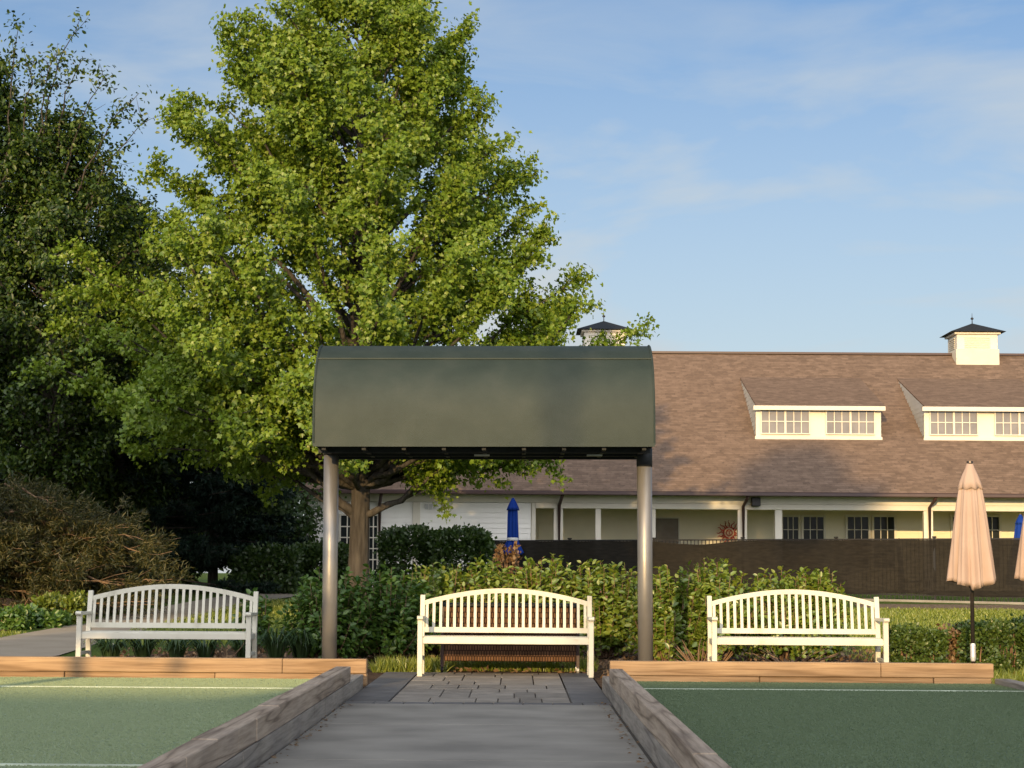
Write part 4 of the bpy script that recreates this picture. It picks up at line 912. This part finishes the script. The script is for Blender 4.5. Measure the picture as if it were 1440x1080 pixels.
px_hedge('clipped_hedge', 'low dark hedge left of the maple trunk below the cream wall', 415, 492, 768, 52, .7, 'shrub', 8000, leaf=.11, group=hg)
px_hedge('clipped_hedge', 'low dark hedge at the foot of the bushy tree, above the path', 330, 420, 772, 51, .8, 'shrub', 8000, leaf=.11, group=hg)
bg_ = 'boxwood bushes by the peach umbrella'
for pa, pb, top, lb in ((1252, 1290, 886, 'small dark boxwood directly right of the right bench'), (1286, 1322, 892, 'small boxwood between the right bench and the dried brown clump'),
                        (1346, 1392, 882, 'boxwood behind the pole of the peach umbrella'), (1390, 1444, 876, 'boxwood right of the umbrella pole with shoots on top'), (1442, 1500, 880, 'boxwood at the right frame edge')):
    px_hedge('boxwood_bush', lb, pa, pb, top, 21.2, .28, 'boxwood', 4600, leaf=.044, cat='bush', round_=.6, group=bg_, rough=.1)
px_hedge('dried_clump', 'dried brown leafy clump between two boxwoods near the umbrella pole', 1320, 1348, 888, 21.3, .16, 'dry', 900, leaf=.06, cat='plant', round_=.8)
px_hedge('dried_clump', 'dried brown shrub at the left end of the black fence', 700, 726, 770, 44, .35, 'dry', 700, leaf=.10, cat='plant', round_=.8)
px_hedge('leafy_shrub', 'yellow-green leafy shrub catching sun left of the shaded bench', 62, 118, 842, 33, .4, 'yellow_shrub', 3200, leaf=.09, cat='shrub', round_=.8, shape='ovate')
px_hedge('leafy_shrub', 'low dark shrub at the left frame edge beside the path', -30, 50, 862, 31.5, .6, 'hydra_dark', 4200, leaf=.09, cat='shrub', round_=.8, shape='ovate')
px_hedge('leafy_shrub', 'dark low shrub just below the yellow-green one', 30, 90, 868, 32, .5, 'hydra_dark', 3000, leaf=.09, cat='shrub', round_=.8, shape='ovate')
stem_bush('leafy_shrub', 'leafy shrub right of the shaded bench back', X(362, 25.5), 25.5, .28, .80, 'hydra_dark', n=50, leaf=.10, cat='shrub')

# strap-leaved lilies
def lily(label, x, y, h, n=90, sp=.3):
    root = empty('daylily_plant', (x, y, terr(y))); tag(root, label, 'plant', 'strap-leaved plants under the benches')
    P = []; V = []; f = []
    mb = MB()
    for i in range(n):
        az = rng.uniform(0, 6.28); L_ = h * rng.uniform(.7, 1.25); w_ = .010; r0 = rng.uniform(0, .07); o = np.array((math.cos(az), math.sin(az), 0)); sd_ = np.array((-o[1], o[0], 0)) * w_
        pts = [o * r0, o * (r0 + L_ * .22) + np.array((0, 0, L_ * .62)), o * (r0 + L_ * .48) + np.array((0, 0, L_ * .85)), o * (r0 + L_ * .85) + np.array((0, 0, L_ * rng.uniform(.45, .8)))]
        vs = []
        for p, q in zip(pts, (1, 1, .8, .1)): vs += [p - sd_ * q, p + sd_ * q]
        mb.add(vs, [(0, 1, 3, 2), (2, 3, 5, 4), (4, 5, 7, 6)])
    o = mb.build('leaves', M['lily'], root); a = o.data.attributes.new('rnd', 'FLOAT', 'FACE'); a.data.foreach_set('value', np.repeat(rng.random(n), 3).astype(np.float32))
for i, (px, d, h, lb) in enumerate([(160, 22.6, .34, 'strap-leaved plant under the left end of the shaded bench'), (205, 23.0, .34, 'second strap-leaved plant from the left under the shaded bench'), (250, 22.7, .33, 'strap-leaved plant under the middle of the shaded bench'),
      (292, 23.1, .30, 'strap-leaved plant beside the bare grey stems'), (390, 23.0, .42, 'strap-leaved plant just right of the shaded bench'), (425, 23.3, .40, 'strap-leaved plant left of the left canopy post'),
      (345, 23.4, .28, 'strap-leaved plant beneath the right end of the shaded bench')]): lily(lb, X(px, d), d, h)

# grass: tufts beside the patio, blades on the lawn
def blades(name, label, zones, n, h, mat='grass', w_=.012):
    P = []
    tot = sum(z[4] for z in zones)
    for x0, x1, y0, y1, wt in zones:
        k = int(n * wt / tot); p = np.stack([rng.uniform(x0, x1, k), rng.uniform(y0, y1, k), np.zeros(k)], 1); P.append(p)
    P = np.concatenate(P); P[:, 2] = np.interp(P[:, 1], TY, TZ) - .02; k = len(P); d = rng.normal(size=(k, 3)) * .35 + np.array((0, 0, 1))
    o = leaf_mesh(name, P, rvec(k), d, rng.uniform(.5, 1.2, k) * h, M[mat], None, 'blade', width=w_ / h); tag(o, label, 'grass', kind='stuff')
blades('grass', 'bright unmown grass between the pavers and the bushes', [(-1.6, -.8, 21.5, 22.3, 3), (-.8, .9, 21.95, 22.5, 3), (4.4, 5.4, 18.9, 20.4, 2)], 5200, .17)
blades('lawn_grass', 'mown lawn grass between the bushes and the fence', [(4.3, 11, 24.5, 43, 10), (-6.2, -3.2, 27, 46, 4), (-10, -7.6, 24, 30, 3), (-1, 5, 30, 46, 1)], 60000, .06, w_=.016)
def pile(x0, x1, y0, y1, n, mat, label):
    P = np.stack([rng.uniform(x0, x1, n), y0 + (y1 - y0) * rng.random(n), np.full(n, CZ - .001)], 1)
    tag(leaf_mesh('carpet_pile', P, rvec(n) * .4 + np.array((0, -.9, 0)), rng.normal(size=(n, 3)) * .45 + np.array((0, 0, 1)), rng.uniform(.6, 1.2, n) * .0082, M[mat], None, 'small', width=1.4), label, 'carpet', kind='stuff')
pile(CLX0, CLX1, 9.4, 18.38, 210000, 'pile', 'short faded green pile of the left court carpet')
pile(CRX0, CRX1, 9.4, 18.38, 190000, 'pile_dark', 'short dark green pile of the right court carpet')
# mulch chips
k = 9000; P = np.stack([rng.uniform(-5.2, 7.2, k), rng.uniform(18.9, 26, k), np.zeros(k)], 1); P = P[(P[:, 0] < AXL - .2) | (P[:, 0] > AXR + .1) | (P[:, 1] > 21.6)]; P[:, 2] = np.interp(P[:, 1], TY, TZ) + rng.uniform(-.01, .02, len(P)); k = len(P)
tag(leaf_mesh('mulch_chips', P, rvec(k) * .5 + np.array((0, 0, .7)), rvec(k), rng.uniform(.03, .09, k), M['dry'], None, 'small'), 'dry bark chips and dead leaves on the planting bed', 'mulch', kind='stuff')
k = 260; P = np.stack([np.where(rng.random(k) < .5, AXL + rng.uniform(0, .10, k), AXR - .02 - rng.uniform(0, .1, k)), rng.uniform(8, 16.5, k), np.full(k, .004)], 1)
tag(leaf_mesh('leaf_litter', P, np.array((0, 0, 1.)) + rng.normal(size=(k, 3)) * .3, rvec(k) * np.array((1, 1, .1)), rng.uniform(.015, .04, k), M['dry'], None, 'small'), 'dark leaf crumbs lying along the foot of the aisle walls', 'litter', kind='stuff')

# ------------------------------------------------------------------ unseen block and trees set behind the viewpoint to shade the scene
cx_ = empty('clubhouse', (-8, -34, 0)); tag(cx_, 'long tan clubhouse with low gable roof behind the viewpoint', 'building')  # added house shape, there only to cast the shade on the courts
def add_shade_block(x0, x1, zr):
    MB().box(x0 + 8.3, x1 + 7.7, -3, 7, 0, zr - 3.2).build('wall', M['siding_tan'], cx_)
    b = MB(); b.add([(x0 + 8, -4.5, zr - 3.2), (x1 + 8, -4.5, zr - 3.2), (x1 + 8, 2, zr), (x0 + 8, 2, zr), (x0 + 8, 8.5, zr - 3.2), (x1 + 8, 8.5, zr - 3.2)], [(0, 1, 2, 3), (3, 2, 5, 4), (0, 3, 4), (1, 5, 2)]); b.build('roof', M['shingle'], cx_)
KS = math.tan(SUN_EL) / math.cos(SUN_AZ)          # drop of a sun ray per metre of y
TA = math.tan(SUN_AZ)
RYB = -32.0
def back_of(x, y, z, yb=RYB): return (x - (y - yb) * TA, z + (y - yb) * KS)
hR = back_of(0, 18.4, .10)[1]; hL = back_of(0, 16.0, .08)[1]  # ridge heights traced back from where the shade should end
xs_ = back_of(-1.5, 18, 0)[0]
add_shade_block(xs_, 14, hR); add_shade_block(-34, xs_, hL)
def shade_tree(x, y, h, zlo, rad, label, n=46, lf=.30):
    t = tree('shade_tree', (x, y, 0), h, .16, simple_env(h, zlo, rad), n, zlo, 'dark_leaf', twigs=9, per=14, leaf=lf, shape='maple', twl=(.4, 1.0), spread=.2)
    tag(t, label, 'tree', 'shade trees behind the viewpoint'); return t
x_, z_ = back_of(-3.9, 20.9, 0, 0)  # added crowns, set on the sun rays that reach the left bench
shade_tree(x_ + .3, 0, z_ + 2.0, z_ + .5, 1.75, 'small shade tree beside the left court', 60, .2)
shade_tree(x_ - 3.1, .5, z_ + 2.1, z_ + .5, 1.9, 'second small shade tree left of the left court', 60, .2)
x_, z_ = back_of(8.3, 56.3, 3.3, -36)
shade_tree(x_, -36, z_ + 1.6, z_ - 2.0, 2.2, 'slender tall tree behind the viewpoint', 40)
for i, (tx, ty, tz, r_) in enumerate([(-10.5, 50, 4.2, 3.8), (-6.0, 50, 3.3, 3.0), (-15.5, 50, 5.5, 4)]):  # crowns added and sized to keep the left background in shade
    x_, z_ = back_of(tx, ty, tz, -26 - i * 3); shade_tree(x_, -26 - i * 3, z_ + .6, z_ - 3.3, r_, ['tall shade tree behind the viewpoint, nearest the clubhouse corner', 'broad tall shade tree behind the viewpoint', 'far tall shade tree behind the viewpoint'][i], 90, .34)
